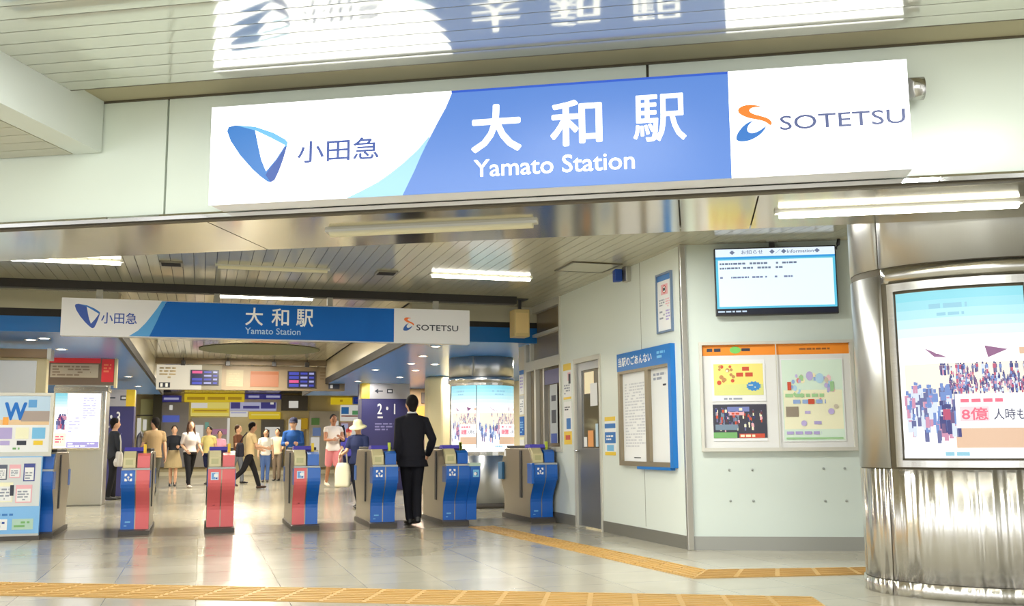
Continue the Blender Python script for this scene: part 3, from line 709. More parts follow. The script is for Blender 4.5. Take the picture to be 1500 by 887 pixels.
for (u, z) in ((.40, .77), (.62, .77), (.40, .47), (.62, .47), (1.30, .78), (1.5, .78), (1.30, .47), (1.5, .47)):
    b.tube([(u, 0.0, z), (u, -.008, z)], .012, mat('plug_grey', (150, 156, 150), 0.5), 10)
struct(b.build('trim_9', loc=(XW, 9.17, 0), rotz=AT))

# ---- things on the wall with the door   (local x runs towards the viewer)
def on_wall(name, label, cat, gy, z, group=None): return thing(name, label, cat, (XW, gy, z), -math.pi / 2, group)
nb = on_wall('notice_board', 'tall blue-framed notice board with two white sheets on the white wall', 'notice board', 10.78, .79)
NBL = mat('notice_blue', (20, 112, 190), 0.4)
b = B(); b.box(0, .05, -.05, 0, 0, 1.26, mat('frame_bronze', (140, 124, 100), 0.4, 0.5)) if False else None
FB = mat('frame_bronze', (150, 138, 116), 0.4, 0.5)
b.box(0, .06, -.05, 0, 0, 1.06, FB); b.box(.06, 1.33, -.05, 0, 0, .05, FB); b.box(.74, .83, -.049, 0, .05, 1.03, FB); b.box(.06, 1.33, -.05, 0, 1.03, 1.06, FB)
b.build('inner_frame', nb)
b = B(); b.box(1.33, 1.40, -.055, 0, -.005, 1.26, NBL); b.box(.5, 1.33, -.055, 0, -.03, -.001, NBL); b.box(0, 1.33, -.055, 0, 1.06, 1.26, NBL); b.build('blue_frame', nb)
b = B(); b.text('当駅のごあんない', .05, .95, 1.11, 1.21, WHT, -.057, .02); b.bars(1.08, 1.28, 1.12, 1.21, 2, SKYB, -.057, 4, 1, .6); b.build('header_writing', nb)
b = B(); b.box(.06, .74, -.012, 0, .05, 1.03, PAPER); b.bars(.12, .68, .20, .92, 22, mat('faint_print', (206, 208, 214), 0.7), -.014, 9, .95, .5); b.rect(.34, .52, .085, .095, INK, -.014); b.build('timetable_sheet', nb)
b = B(); b.box(.83, 1.33, -.012, 0, .05, 1.03, mat('sheet_grey_white', (224, 226, 226), 0.6)); b.bars(.89, 1.2, .90, .99, 2, GREYINK, -.014, 3, .95, .6); b.rect(1.12, 1.2, .84, .86, INK, -.014); b.build('notice_sheet', nb)

fpz = on_wall('framed_notice', 'narrow framed notice high on the white wall above the notice board', 'notice', 9.755, 2.18)
b = B()
NFR = mat('notice_frame', (110, 130, 158), 0.4)
for x0, x1, z0, z1 in ((0, .02, 0, .63), (.35, .37, 0, .63), (.02, .35, 0, .02), (.02, .35, .61, .63)): b.box(x0, x1, -.025, 0, z0, z1, NFR)
b.build('frame', fpz)
b = B(); b.box(.02, .35, -.01, 0, .02, .61, PAPER); b.rect(.02, .35, .55, .61, NBL, -.012); b.rect(.11, .27, .40, .51, PPK, -.012); b.disc(.19, .455, .045, PRED, -.013, 16); b.disc(.19, .455, .033, PAPER, -.014, 16); b.rect(.165, .215, .44, .47, INK, -.015)
b.bars(.06, .2, .28, .36, 3, GREYINK, -.012, 3); b.bars(.21, .32, .26, .36, 4, PPK, -.012, 4); b.bars(.06, .2, .14, .24, 3, GREYINK, -.012, 5); b.bars(.21, .32, .12, .24, 4, PLIL, -.012, 6); b.build('sheet', fpz)

spk = on_wall('wall_speaker', 'small blue and grey speaker high on the white wall under the ceiling', 'speaker', 10.56, 2.86)
b = B(); b.box(0, .12, -.06, 0, 0, .17, ALU); b.build('bracket', spk, bevel=.006)
b = B(); b.prism_xy([(-.09, -.14), (.03, -.16), (.04, -.07), (-.04, -.06)], 0.01, .15, NAVYT); b.build('body', spk, bevel=.01)

st = on_wall('sticker', 'yellow and blue notice sticker between the door and the notice board', 'sticker', 11.31, .90)
b = B(); b.box(0, .33, -.004, 0, 0, .45, PAPER); b.rect(0, .33, .40, .45, YELLOW, -.005); b.rect(0, .33, 0, .04, YELLOW, -.005); b.rect(0, .33, .315, .37, NBL, -.005); b.rect(0, .33, .14, .27, NBL, -.005); b.rect(.06, .27, .05, .12, SKYB, -.005); b.bars(.05, .28, .17, .24, 2, WHT, -.006, 3); b.build('print', st)

ds = on_wall('poster', 'yellow-banded paper notice beside the door, the upper one', 'poster', 12.74, 1.62)
b = B(); b.box(0, .30, -.004, 0, 0, .47, PAPER); b.rect(0, .30, .38, .47, YELLOW, -.005); b.rect(0, .30, 0, .03, YELLOW, -.005); b.rect(.17, .28, .24, .35, PPK, -.005); b.bars(.03, .27, .06, .2, 4, GREYINK, -.005, 4); b.rect(.2, .28, .2, .33, INK, -.0055); b.build('print', ds)
ds = on_wall('poster', 'white paper notice with a yellow foot beside the door, the lower one', 'poster', 12.74, 1.03)
b = B(); b.box(0, .30, -.004, 0, 0, .56, PAPER); b.rect(0, .30, 0, .17, YELLOW, -.005); b.bars(.04, .26, .44, .5, 2, INK, -.005, 4); b.rect(.1, .26, .2, .34, NBL, -.005); b.rect(.06, .24, .06, .12, PRED, -.0055); b.build('print', ds)
for (z0, h, lab, top, body, sd) in ((1.78, .36, 'blue-topped notice, uppermost on the pale post by the office window', NBL, PLIL, 1), (1.48, .28, 'grey and white notice on the pale post under the blue-topped one', LEDGE, GREYINK, 2), (1.17, .28, 'solid blue notice on the pale post by the office window', BLUEP, BLUEP, 3), (.93, .21, 'cream notice with a red foot, lowest on the pale post by the window', PCRM, PAPER, 4)):
    q = thing('poster', lab, 'poster', (XW - 0.0, 14.64, z0), -math.pi / 2)
    b = B(); b.box(0, .22, -.026, -.021, 0, h, PAPER if sd != 3 else BLUEP); b.rect(0, .22, h * .82, h, top, -.027)
    b.bars(.03, .19, h * .1, h * .75, 5, body if sd != 3 else SKYB, -.027, sd)
    if sd == 4: b.rect(.03, .2, .02, .06, PRED, -.0275)
    b.build('print', q)

# ================================================================== TICKET GATES
GL = 1.62; GW = 0.32
PROF = [(.20, .06), (.20, .26)] + [(.10 + .10 * math.cos(math.pi * i / 9), .26 + .36 * i / 9) for i in range(1, 9)] + [(.0, .62), (.0, .74), (.09, .76), (.12, .80), (.22, .93), (.26, .95)]
def mirror_prof(): return PROF + [(GL - p[0], p[1]) for p in PROF[::-1]]
def front_strip(b, x0, x1, m, lo, hi, off=0.004):        # a cover plate that follows the end face between two heights
    pts = [p for p in PROF if lo - 1e-6 <= p[1] <= hi + 1e-6]
    vs = []
    for y, z in pts: vs += [(x0, y - off, z), (x1, y - off, z)]
    for y, z in pts: vs += [(x0, y + .004, z), (x1, y + .004, z)]
    n = len(pts); fs = []
    for i in range(n - 1):
        fs.append((2 * i, 2 * i + 1, 2 * i + 3, 2 * i + 2)); o = 2 * n
        fs.append((o + 2 * i, o + 2 * i + 2, o + 2 * i + 3, o + 2 * i + 1))
        fs.append((2 * i, 2 * i + 2, o + 2 * i + 2, o + 2 * i)); fs.append((2 * i + 1, o + 2 * i + 1, o + 2 * i + 3, 2 * i + 3))
    fs += [(0, 2 * n, 2 * n + 1, 1), (2 * n - 2, 2 * n - 1, 4 * n - 1, 4 * n - 2)]
    b.add(vs, fs, m)
def arrow_icon(b, x, z, s, y):
    for dx in (-1, 1):
        for dz in (-1, 1):
            b.poly([(x + dx * s * .35, z + dz * s), (x + dx * s, z + dz * s), (x + dx * s, z + dz * s * .3), (x + dx * s * .72, z + dz * s * .3), (x + dx * s * .35, z + dz * s * .62)], WHT, y)
    b.disc(x, z, s * .3, WHT, y, 12); b.rect(x - s * .12, x + s * .12, z - s * .9, z + s * .1, WHT, y)
def stop_icon(b, x, z, s, y):
    b.rect(x - s, x + s, z - s, z + s, mat('icon_pale', (206, 226, 246), 0.5), y); b.rect(x - s * .8, x + s * .1, z - s * .8, z + s * .8, mat('icon_blue', (110, 160, 220), 0.5), y - .001); b.rect(x - s * .2, x + s * .85, z - s * .2, z + s * .5, WHT, y - .002); b.rect(x + s * .2, x + s * .7, z - s * .75, z - s * .4, NAVYT, y - .002)
def gate(label, gx, left, right, variant=None, group='ticket gates in the row'):
    g = thing('ticket_gate', label, 'ticket gate', (gx, 12.9, 0), 0, group); g.scale = (1, 1, 1.035)
    h = GW / 2
    b = B(); b.prism_yz([(.12, 0.003), (.12, .05), (.2, .065), (GL - .2, .065), (GL - .12, .05), (GL - .12, 0.003)], -h - .015, h + .015, PLINTH); b.build('plinth', g)
    b = B(); b.prism_yz(mirror_prof(), -h, h, GATEST); b.build('body', g, bevel=.008)
    for sx in (-1, 1):
        x = sx * h
        for y0, y1 in ((.0, .2), (GL - .2, GL)):
            B().box(min(x, x + sx * .006), max(x, x + sx * .006), y0 + .01, y1, .54, .735, GBLUE).build('side_cover', g)
    for nm, x0, x1, m_, xc in (('front_cover', -h, -.004, left, -h / 2), ('front_cover', .004, h, right, h / 2)):
        b = B(); front_strip(b, x0 + .002, x1 - .002, m_, .06, .74); 
        k = b.build(nm, g)
        k['label'] = 'blue cover' if m_ is GBLUE else 'red cover'
        b = B()
        if m_ is GBLUE and xc < 0: arrow_icon(b, xc, .66, .042, -.006)
        elif m_ is GRED and xc < 0: stop_icon(b, xc, .66, .045, -.006)
        if b.v: b.build('icon', k)
        b = B()
        if m_ is GBLUE and xc < 0: b.rect(xc - .03, xc + .03, .14, .155, SKYB, .193); b.rect(xc - .04, xc - .01, .1, .11, SKYB, .193)
        if m_ is GRED and xc < 0: b.rect(xc - .012, xc + .012, .31, .335, mat('lock_dark_red', (150, 50, 56), 0.5), .18)
        if b.v: b.build('small_marking', k)
    b = B(); b.box(-h + .002, h - .002, -.005, .1, .742, .762, LEDGE); b.build('ledge', g)
    # top: sloped reader on the lane side, display, dark deck and a lane marker
    b = B(); b.prism_yz([(.085, .765), (.09, .88), (.2, .955), (.3, .955), (.3, .765)], -h + .01, -.01, READER); b.build('reader_housing', g, bevel=.004)
    b = B(); b.prism_yz([(.083, .80), (.085, .86), (.09, .86), (.09, .80)], -h + .035, -.04, mat('reader_pad', (190, 186, 140), 0.3)); b.build('reader_pad', g)
    b = B(); b.prism_yz([(.085, .765), (.09, .90), (.16, .93), (.3, .93), (.3, .765)], .01, h - .01, right if right is GBLUE else GRED); b.build('upper_cover', g)
    b = B(); b.prism_yz([(.2, .955), (.24, 1.0), (.42, 1.0), (.46, .955)], -h + .01, h * .4, PURPLE); b.build('display', g)
    b = B(); b.box(-h + .015, h - .015, .36, GL - .3, .95, .985, DARKP); b.build('deck', g, bevel=.006)
    b = B(); b.box(h * .42, h * .62, .21, .25, .92, 1.035, YELLOW if GRED in (left, right) else LIME); b.build('lane_marker', g)
    for sx in (-1, 1): B().box(min(sx * h, sx * (h + .012)), max(sx * h, sx * (h + .012)), .55, .64, .3, .92, DARKP).build('sensor_strip', g)
    if variant == 'wide':                # wheelchair gate: a second, lower cabinet on the lane side
        b.prism_yz([(p[0] - .02, p[1]) for p in PROF[:12]] + [(GL - p[0], p[1]) for p in PROF[:12][::-1]], h, h + .13, GBLUE); k = b.build('side_cabinet', g, bevel=.006)
        b = B(); b.box(h - .02, h + .14, -.03, .1, .735, .775, mat('pale_green_ledge', (186, 210, 196), 0.4)); b.build('cabinet_ledge', k)
        b = B(); b.rect(h + .03, h + .11, .6, .69, SKYB, -.026); b.disc(h + .06, .64, .02, WHT, -.028, 14); b.rect(h + .06, h + .09, .62, .66, NAVYT, -.027); b.build('icon', k)
    if variant == 'office':
        B().box(-h - .04, -h, .0, .2, .50, .76, GBLUE).build('side_box', g, bevel=.006); B().box(-h - .04, -h, GL - .22, GL - .02, .52, .76, mat('gate_blue_dull', (60, 116, 160), 0.4)).build('side_box', g, bevel=.006)
        b = B(); b.rect(-h + .02, -h + .1, .98, .985, WHT, .3); b.box(-h - .003, -h, GL - .3, GL - .2, .84, .92, PAPER); b.build('notice', g)
    return g
gate('ticket gate with a blue front standing behind the advertising boards', -1.79, GBLUE, GBLUE)
gate('ticket gate with a blue half and a red half, next to the advertising boards', -.73, GBLUE, GRED)
gate('ticket gate with an all red front', .25, GRED, GRED)
gate('ticket gate with a red half next to a blue half, nearest the blue-hooded person', 1.27, GRED, GBLUE)
gate('ticket gate with a blue front, between the sunhat woman and the man in the suit', 2.25, GBLUE, GBLUE)
gate('wide blue ticket gate with a lower side cabinet, beyond the man in the suit', 3.20, GBLUE, GBLUE, 'wide')
gate('ticket gate seen from its long steel side next to the white wall', 4.40, GBLUE, GBLUE, 'office')

# ---- advertising boards in front of the first gate
ab = thing('advertising_board', 'blue board of small papers standing in front of the first ticket gate', 'advertising board', (-2.62, 12.82, 0.0))
ABL = mat('board_blue', (130, 186, 236), 0.45)
b = B(); b.box(0, .88, 0, .05, .05, .94, ABL); b.build('panel', ab, bevel=.004)
b = B(); b.box(-.01, .89, -.02, .05, 0, .05, PLINTH); b.box(0, .88, -.004, .002, .05, .075, ALU); b.build('foot', ab)
b = B(); b.box(.0, .87, -.003, 0, .38, .93, mat('board_pale', (214, 218, 220), 0.5)); b.build('backing', ab)
b = B()
papers = [(.40, .68, .12, .17, mat('paper_dark', (90, 96, 116), 0.6)), (.54, .70, .12, .15, PPK), (.69, .66, .12, .2, mat('paper_navy', (70, 80, 150), 0.6)), (.39, .43, .2, .22, PCRM), (.62, .42, .17, .2, PPK)]
for i, (x, z, w_, h_, m_) in enumerate(papers):
    b.rect(x, x + w_, z, z + h_, m_, -.005); b.rect(x + .012, x + w_ - .012, z + .012, z + h_ - .045, PAPER, -.006); b.bars(x + .02, x + w_ - .02, z + .02, z + h_ - .06, 4, GREYINK, -.007, i)
b.rect(.56, .60, .50, .62, INK, -.008); b.build('paper', ab)
b = B(); b.bars(.06, .84, .27, .31, 1, mat('board_print_blue', (60, 120, 190), 0.5), -.002, 6, 1, .6); b.rect(.37, .55, .12, .24, PAPER, -.002); b.bars(.38, .54, .14, .22, 2, NAVYT, -.003, 6); b.rect(.60, .82, .12, .24, mat('board_print_green', (176, 206, 190), 0.5), -.002); b.bars(.62, .80, .14, .22, 2, PGR, -.003, 8); b.build('lower_print', ab)
aw = thing('advertising_poster', 'framed travel poster with a big blue W above the blue board', 'poster', (-2.46, 12.872, .94))
b = B()
for x0, x1, z0, z1 in ((0, .03, 0, .73), (.77, .80, 0, .73), (.03, .77, 0, .05), (.03, .77, .70, .73)): b.box(x0, x1, 0, .03, z0, z1, ALUW)
b.build('frame', aw)
for x in (.06, .36): B().box(x, x + .03, .0, .024, -.94, 0, ALUW).build('post', aw)
b = B(); b.box(.03, .77, .012, .03, .05, .70, PAPER); b.rect(.04, .76, .42, .69, mat('poster_pale_sky', (190, 216, 240), 0.6), .011); b.rect(.04, .76, .36, .42, mat('poster_sand', (230, 200, 160), 0.6), .011)
b.rect(.46, .76, .40, .52, mat('poster_ruin', (170, 156, 150), 0.6), .010); b.rect(.53, .62, .56, .65, mat('poster_azure', (96, 160, 220), 0.6), .010)
b.text('W', .29, .51, .42, .61, mat('poster_strong_blue', (20, 110, 200), 0.6), .009, .04); b.rect(.27, .33, .36, .45, mat('poster_orange', (240, 170, 80), 0.6), .010)
for i in range(4): b.rect(.06 + i * .175, .20 + i * .175, .20, .33, (PMINT, PLIL, PCRM, SKYB)[i], .010); b.rect(.08 + i * .175, .18 + i * .175, .13, .18, (INK, PLIL, INK, YELLOW)[i], .010)
b.bars(.06, .7, .07, .11, 1, PGR, .010, 5); b.build('sheet', aw)

# ================================================================== HALL BEYOND THE GATES
# ---- steel column with a light box beyond the office
k2 = thing('column', None, None, (4.56, 16.75, 0), -0.12); k2['kind'] = 'structure'
b = B(); b.shell(.56, .56, 0, 6.2832, 0, .08, PLINTH, .02, 48); b.build('base_ring', k2)
b = B()
for i in range(4): b.shell(.56, .56, -2.36 + i * 1.5708 + .004, -.79 + i * 1.5708 - .004, .085, .86, STEELV, .02, 18)
b.build('lower_cladding', k2)
b = B()
for t0, t1 in ((-1.5, -.4), (-.395, 1.5), (1.505, 4.78)): b.shell(.555, .555, t0, t1, 2.16, 2.5, STEELV, .02, 24)
b.build('top_cladding', k2)
b = B(); b.shell(.57, .57, 0, 6.2832, 2.06, 2.16, STEEL, .02, 48); b.shell(.54, .54, 1.35, 4.93, .86, 2.06, STEELV, .02, 30); b.build('band', k2)
lb = thing('poster_lightbox', 'glowing crowd poster round the steel column beyond the ticket office', 'advertising light box', (4.56, 16.75, .86), -0.12)
w2 = lambda x, y, z: ((.56 - y) * math.sin(x), -(.56 - y) * math.cos(x), z)
b = B(w2, .1)
for i in range(14):
    p, q = -1.3 + 2.6 * i / 14, -1.3 + 2.6 * (i + 1) / 14
    b.box(p, q, .0, .03, 0, .06, STEEL); b.box(p, q, .0, .03, 1.16, 1.2, STEEL)
b.build('frame', lb)
b = B(w2, .1); commuter_poster(b, -.28, 1.25, .12, 1.155, 0, 41, True, 60); b.build('poster', lb)
b = B(w2, .1); commuter_poster(b, -1.25, -.3, .12, 1.155, 0, 43, True, 40); b.build('side_poster', lb)
b = B(w2, .1); b.rect(-1.28, 1.28, .06, .12, lit('tube_white', 255, 255, 255, 1.6), 0); b.build('lamp_strip', lb)

# ---- flat steel pier with a bright light box, red sign and white booth on the far side
pr = thing('column', None, None, (-2.15, 20.0, 0), 0); pr['kind'] = 'structure'
b = B(); b.box(-.42, .46, .0, .7, 0, 2.5, STEELV); b.build('cladding', pr, bevel=.02)
b = B(); b.box(-.44, .48, -.012, .72, 2.06, 2.14, STEEL); b.build('band', pr)
lb = thing('poster_lightbox', 'bright white poster light box on the flat steel pier behind the gates', 'advertising light box', (-2.58, 19.94, 1.0))
b = B()
for x0, x1, z0, z1 in ((0, .03, 0, 1.05), (.80, .83, 0, 1.05), (.03, .80, 0, .03), (.03, .80, 1.02, 1.05)): b.box(x0, x1, 0, .06, z0, z1, STEEL)
b.build('frame', lb)
b = B(); b.rect(.03, .8, .03, 1.02, LWH, .02); 
for i, m_ in enumerate(SKYB_[:5]): b.rect(.03, .23, .97 - .05 * i, 1.02 - .05 * i, m_, .019)
people_print(b, .04, .23, .35, .65, CROWD, 26, 3, .018, .2, .3); b.rect(.04, .23, .06, .3, LCREAM, .018); b.bars(.06, .21, .12, .26, 3, LPINK, .017, 3)
b.rect(.235, .24, .03, 1.02, GREYINK, .017); b.rect(.25, .79, .04, .14, lit('violet', 178, 168, 226, .95), .018); b.bars(.27, .77, .05, .13, 2, LWH, .017, 5); b.bars(.5, .74, .55, .95, 9, lit('pale_violet', 208, 206, 240, 1.0), .018, 7, .9, .5); b.bars(.27, .48, .3, .6, 5, lit('pale_violet', 208, 206, 240, 1.0), .018, 8, .9, .4)
b.build('poster', lb)
rs = thing('shop_sign', 'red shop sign with a grey panel under the blue ceiling', 'sign', (-2.42, 18.0, 2.06))
SRED = mat('sign_red', (206, 44, 48), 0.4, emit=0.15)
b = B(); b.box(0, 1.0, 0, .15, .0, .46, mat('sign_taupe', (110, 92, 76), 0.5)); b.build('housing', rs)
b = B(); b.rect(0, .78, .36, .455, SRED, -.002); b.rect(.80, .99, .05, .43, SRED, -.002); b.rect(.02, .75, .12, .34, mat('sign_putty', (186, 172, 150), 0.5), -.002)
b.bars(.05, .7, .14, .32, 4, mat('sign_putty_dark', (140, 120, 100), 0.5), -.003, 3); b.bars(.83, .96, .2, .36, 3, mat('sign_red_pale', (236, 130, 90), 0.5), -.003, 4); b.build('face', rs)
b = B(); b.box(1.0, 1.04, -.02, .17, -.04, .46, BEIGE); b.build('end_panel', rs)
bo = thing('booth', 'beige booth with a blank white panel behind the advertising boards', 'booth', (-3.4, 15.4, 0))
b = B(); b.box(-.9, 1.30, 0.0, .22, 0, 2.28, BEIGE); b.build('body', bo, bevel=.01)
b = B(); b.box(-.95, 1.34, -.05, .27, 2.28, 2.40, mat('booth_top', (150, 122, 88), 0.5)); b.box(1.30, 1.35, -.055, .28, 2.26, 2.41, ALUW); b.build('cornice', bo)
b = B(); b.box(-.8, 1.17, -.03, 0, 1.3, 2.24, mat('blank_panel', (226, 228, 228), 0.4)); b.build('panel', bo, bevel=.005)

# ---- information columns
def info_column(label, x0, x1, gy, ztop, text, flip):
    q = thing('information_column', label, 'information column', (x0, gy, 0)); w_ = x1 - x0
    NV = mat('column_navy', (58, 56, 110), 0.4)
    b = B(); b.box(0, w_, 0, .6, 0, ztop, NV); b.build('body', q, bevel=.01)
    hb = .36
    b = B(); b.box(-.004, w_ + .004, -.012, .4, ztop - hb, ztop, mat('column_silver', (196, 192, 196), 0.3, 0.5)); b.build('header', q)
    b = B(); 
    if flip: b.box(w_ - .17, w_ + .006, -.016, .3, ztop - hb, ztop, YELLOW)
    else: b.box(-.006, .19, -.016, .3, ztop - hb, ztop, YELLOW)
    b.build('yellow_corner', q)
    b = B(); xa = (.30 if not flip else .04) 
    b.poly([(xa, ztop - .18), (xa + .09, ztop - .12), (xa + .09, ztop - .165), (xa + .2, ztop - .165), (xa + .2, ztop - .195), (xa + .09, ztop - .195), (xa + .09, ztop - .24)], INK, -.014)
    b.rect(xa + .30, xa + .44, ztop - .23, ztop - .13, INK, -.014); b.rect(xa + .325, xa + .415, ztop - .205, ztop - .155, GREYS, -.015); b.build('arrow', q)
    b = B(); t0 = .38 if not flip else .02
    b.text(text, t0, t0 + (.42 if not flip else .33), ztop - .72, ztop - .48, WHT, -.004, .02); b.bars(t0, t0 + .36, ztop - .83, ztop - .77, 1, GREYS, -.004, 5, 1, .7)
    b.bars(t0 - .06, t0 + .38, ztop - 1.12, ztop - .92, 3, mat('print_violet', (140, 136, 190), 0.5), -.004, 6, 1, .5); b.build('lettering', q)
    return q
info_column('navy information column reading 2 and 1 behind the man in the suit', 3.6, 4.75, 24, 2.5, '2・1', False)
ic = info_column('navy information column reading 1 and 3 beside the flat steel pier', -2.05, -1.42, 23.5, 2.28, '1・3', True)

# ---- hanging information board over the hall
db = thing('departure_board', 'long hanging information board with two dark departure displays', 'display board', (-1.02, 24.2, 2.33))
BW, BH = 4.24, .56
PAN = mat('board_taupe', (128, 112, 90), 0.5)
b = B(); b.box(0, BW, 0, .2, 0, BH, PAN); b.build('housing', db)
b = B(); b.rect(.0, .98, 0.0, BH, mat('board_lit_white', (250, 240, 216), 0.5, emit=.6), -.002); b.rect(.98, 1.42, 0, BH, mat('board_lit_cream', (222, 206, 168), 0.5, emit=.3), -.0015)
b.rect(.06, .30, .04, .16, INK, -.003); b.rect(.09, .14, .06, .14, WHT, -.004); b.rect(.20, .25, .06, .14, WHT, -.004); b.bars(.06, .5, .24, .52, 4, mat('board_tan_print', (190, 170, 130), 0.5), -.003, 3, .8, .5); b.build('guide_panel', db)
DNV = mat('display_navy', (46, 44, 96), 0.3, emit=.35); DBL = mat('display_blue', (70, 80, 200), 0.3, emit=.7); DPK = mat('display_pink', (232, 90, 150), 0.3, emit=.8); DLV = mat('display_lilac', (176, 180, 236), 0.3, emit=.7)
def display(x0, x1, z0, z1, rows):
    b = B(); b.box(x0, x1, -.03, 0, z0, z1, DARKP); b.rect(x0 + .01, x1 - .01, z0 + .01, z1 - .01, DNV, -.031); h = (z1 - z0 - .02) / 4
    for i in range(4):
        z = z1 - .01 - (i + 1) * h + h * .15; m_ = rows[i]
        if m_: b.rect(x0 + .04, x0 + .26, z, z + h * .7, m_, -.032)
        b.rect(x0 + .30, x0 + .46, z + .01, z + h * .6, DLV if i % 2 else DBL, -.032); b.rect(x0 + .50, x1 - .04, z + .01, z + h * .6, DBL if i % 2 else DLV, -.032)
    b.build('display', db)
display(.73, 1.36, .1, .45, (DPK, None, DBL, DBL)); display(2.90, 3.55, .06, .45, (DBL, DBL, DPK, DBL))
b = B(); b.box(1.52, 1.90, -.01, 0, .08, .46, mat('notice_khaki', (140, 130, 104), 0.5)); b.bars(1.58, 1.84, .14, .40, 5, mat('notice_khaki_dark', (150, 138, 110), 0.5), -.012, 4); b.build('notice_panel', db)
b = B(); b.box(2.06, 2.70, -.01, 0, .08, .44, mat('panel_orange', (240, 150, 100), 0.5, emit=.45)); b.rect(2.07, 2.69, .36, .43, mat('panel_orange_deep', (236, 130, 60), 0.5, emit=.4), -.011); b.build('orange_panel', db)
b = B(); b.bars(3.66, 4.16, .24, .46, 3, mat('board_dark_print', (110, 92, 70), 0.5), -.002, 6, 1, .4); b.rect(3.86, 4.12, .04, .16, INK, -.002); b.rect(3.9, 3.96, .06, .14, GREYS, -.003); b.build('guide_print', db)
for x in (.6, 2.1, 3.6): B().box(x - .02, x + .02, .08, .12, BH, ZI - 2.33, ALU).build('hanger', db)
bm = B(); bm.box(-1.05, 2.76, 24.0, 24.12, 2.9, ZI, mat('beam_taupe', (120, 104, 84), 0.5)); struct(bm.build('trim_10'))
for i, x in enumerate((-.45, .52, 1.55, 2.3)):
    q = thing('ceiling_speaker', ('small black speaker under the taupe beam above the lit white panel', 'small black speaker under the taupe beam between the first display and the orange panel', 'small black speaker under the taupe beam above the orange panel', 'small black speaker under the taupe beam above the second display')[i], 'speaker', (x, 23.9, ZI), 0, 'small black speakers along the beam')
    b = B(); b.box(-.05, .05, -.05, .05, -.17, -.06, DARKP); b.build('body', q, bevel=.01); b = B(); b.box(-.01, .01, -.01, .01, -.06, 0, DARKP); b.build('bracket', q)

# ---- downlights in the blue ceiling
spots = [(-2.27, 15.03), (-2.07, 14.8), (-2.05, 16.4), (-2.6, 17.6), (-1.9, 19.5), (-1.5, 22.5), (-3.6, 16.4), (3.31, 14.75), (3.47, 16.42), (4.04, 18.05), (3.59, 17.98), (4.07, 21.65), (4.0, 19.61), (3.39, 23.2), (3.2, 19.6), (3.3, 26), (-1.5, 26)]
for i, (x, y) in enumerate(spots):
    q = thing('downlight', 'round downlight set in the blue ceiling on the white booth side' if x < 0 else 'round downlight set in the blue ceiling on the ticket office side', 'light', (x, y, 2.5), 0, 'downlights over the booth side' if x < 0 else 'downlights over the office side')
    b = B(); N = 16
    vs = [(r_ * math.cos(2 * math.pi * j / N), r_ * math.sin(2 * math.pi * j / N), z) for r_, z in ((.085, 0), (.085, -.008), (.065, -.008), (.065, -.002)) for j in range(N)]
    b.add(vs, [(a * N + j, a * N + (j + 1) % N, (a + 1) * N + (j + 1) % N, (a + 1) * N + j) for a in range(3) for j in range(N)], ALUW, True); b.build('ring', q)
    b = B(); b.add([(.065 * math.cos(2 * math.pi * j / N), .065 * math.sin(2 * math.pi * j / N), -.004) for j in range(N)], [list(range(N))[::-1]], DOWN); b.build('lamp', q)

# ---- shop fronts along the far end
GY = 39.5
def pbox(b, px0, py0, px1, py1, m_, dy=0.0, th=0.0, org=None):
    p = at(px0, py1, GY - dy); q = at(px1, py0, GY - dy)
    o = org or Vector((0, 0, 0))
    b.box(p.x - o.x, q.x - o.x, -dy, -dy + max(th, .004), p.z - o.z, q.z - o.z, m_)
def far_sign(name, label, cat, rect, items, th=.15, dy=0.0):
    p = at(rect[0], rect[3], GY); o = Vector((p.x, GY, p.z))
    q = thing(name, label, cat, o)
    b = B(); pbox(b, *rect[:4], rect[4], dy, th, o); b.build('panel', q)
    if items:
        b = B()
        for i, it in enumerate(items): pbox(b, *it[:4], it[4], dy + .02 + .004 * i, .004, o)
        b.build('print', q)
    return q
YS = mat('sign_yellow', (250, 216, 40), 0.5, emit=.5); YP = mat('sign_yellow_pale', (250, 232, 120), 0.5, emit=.55); NS = mat('sign_navy', (62, 60, 150), 0.5, emit=.25); LVS = mat('sign_lilac', (200, 200, 236), 0.5, emit=.5); WS = mat('sign_white', (246, 242, 232), 0.5, emit=.55); YD = mat('sign_ochre', (214, 170, 30), 0.5, emit=.4)
DG = mat('shop_dark', (92, 88, 84), 0.5); DGG = mat('shop_grey', (150, 146, 150), 0.4)
far_sign('shop_sign', 'long yellow banner sign under the first dark display', 'sign', (270, 577, 358, 588, YS), [(274, 581, 300, 585, YD), (304, 581, 330, 585, YD), (334, 581, 354, 585, YD)])
far_sign('shop_sign', 'small navy sign beside the long yellow banner at the dark pillar', 'sign', (236, 579, 266, 588, NS), [(240, 582, 262, 585, LVS)])
far_sign('shop_sign', 'navy and lilac sign strip right after the long yellow banner', 'sign', (359, 577, 412, 584, NS), [(364, 579, 380, 582, LVS), (390, 579, 410, 582, LVS)])
far_sign('shop_sign', 'yellow and white shop sign below the long yellow banner', 'sign', (279, 589, 336, 609, YP), [(280, 590, 304, 597, WS), (281, 598, 335, 604, YS), (306, 590, 335, 597, YP), (284, 600, 332, 602, YD)])
far_sign('shop_sign', 'blue and lilac shop sign beside the yellow and white one', 'sign', (337, 589, 405, 601, LVS), [(338, 589, 352, 598, NS), (382, 589, 404, 598, NS), (356, 594, 380, 598, NS), (396, 589, 401, 592, WS)])
far_sign('shop_sign', 'white strip sign under the blue and lilac shop sign', 'sign', (337, 602, 363, 610, WS), [(338, 603, 361, 605, LVS)])
far_sign('shop_sign', 'yellow strip sign over the dark doorway', 'sign', (365, 603, 411, 613, YS), [(368, 606, 409, 608, YP)])
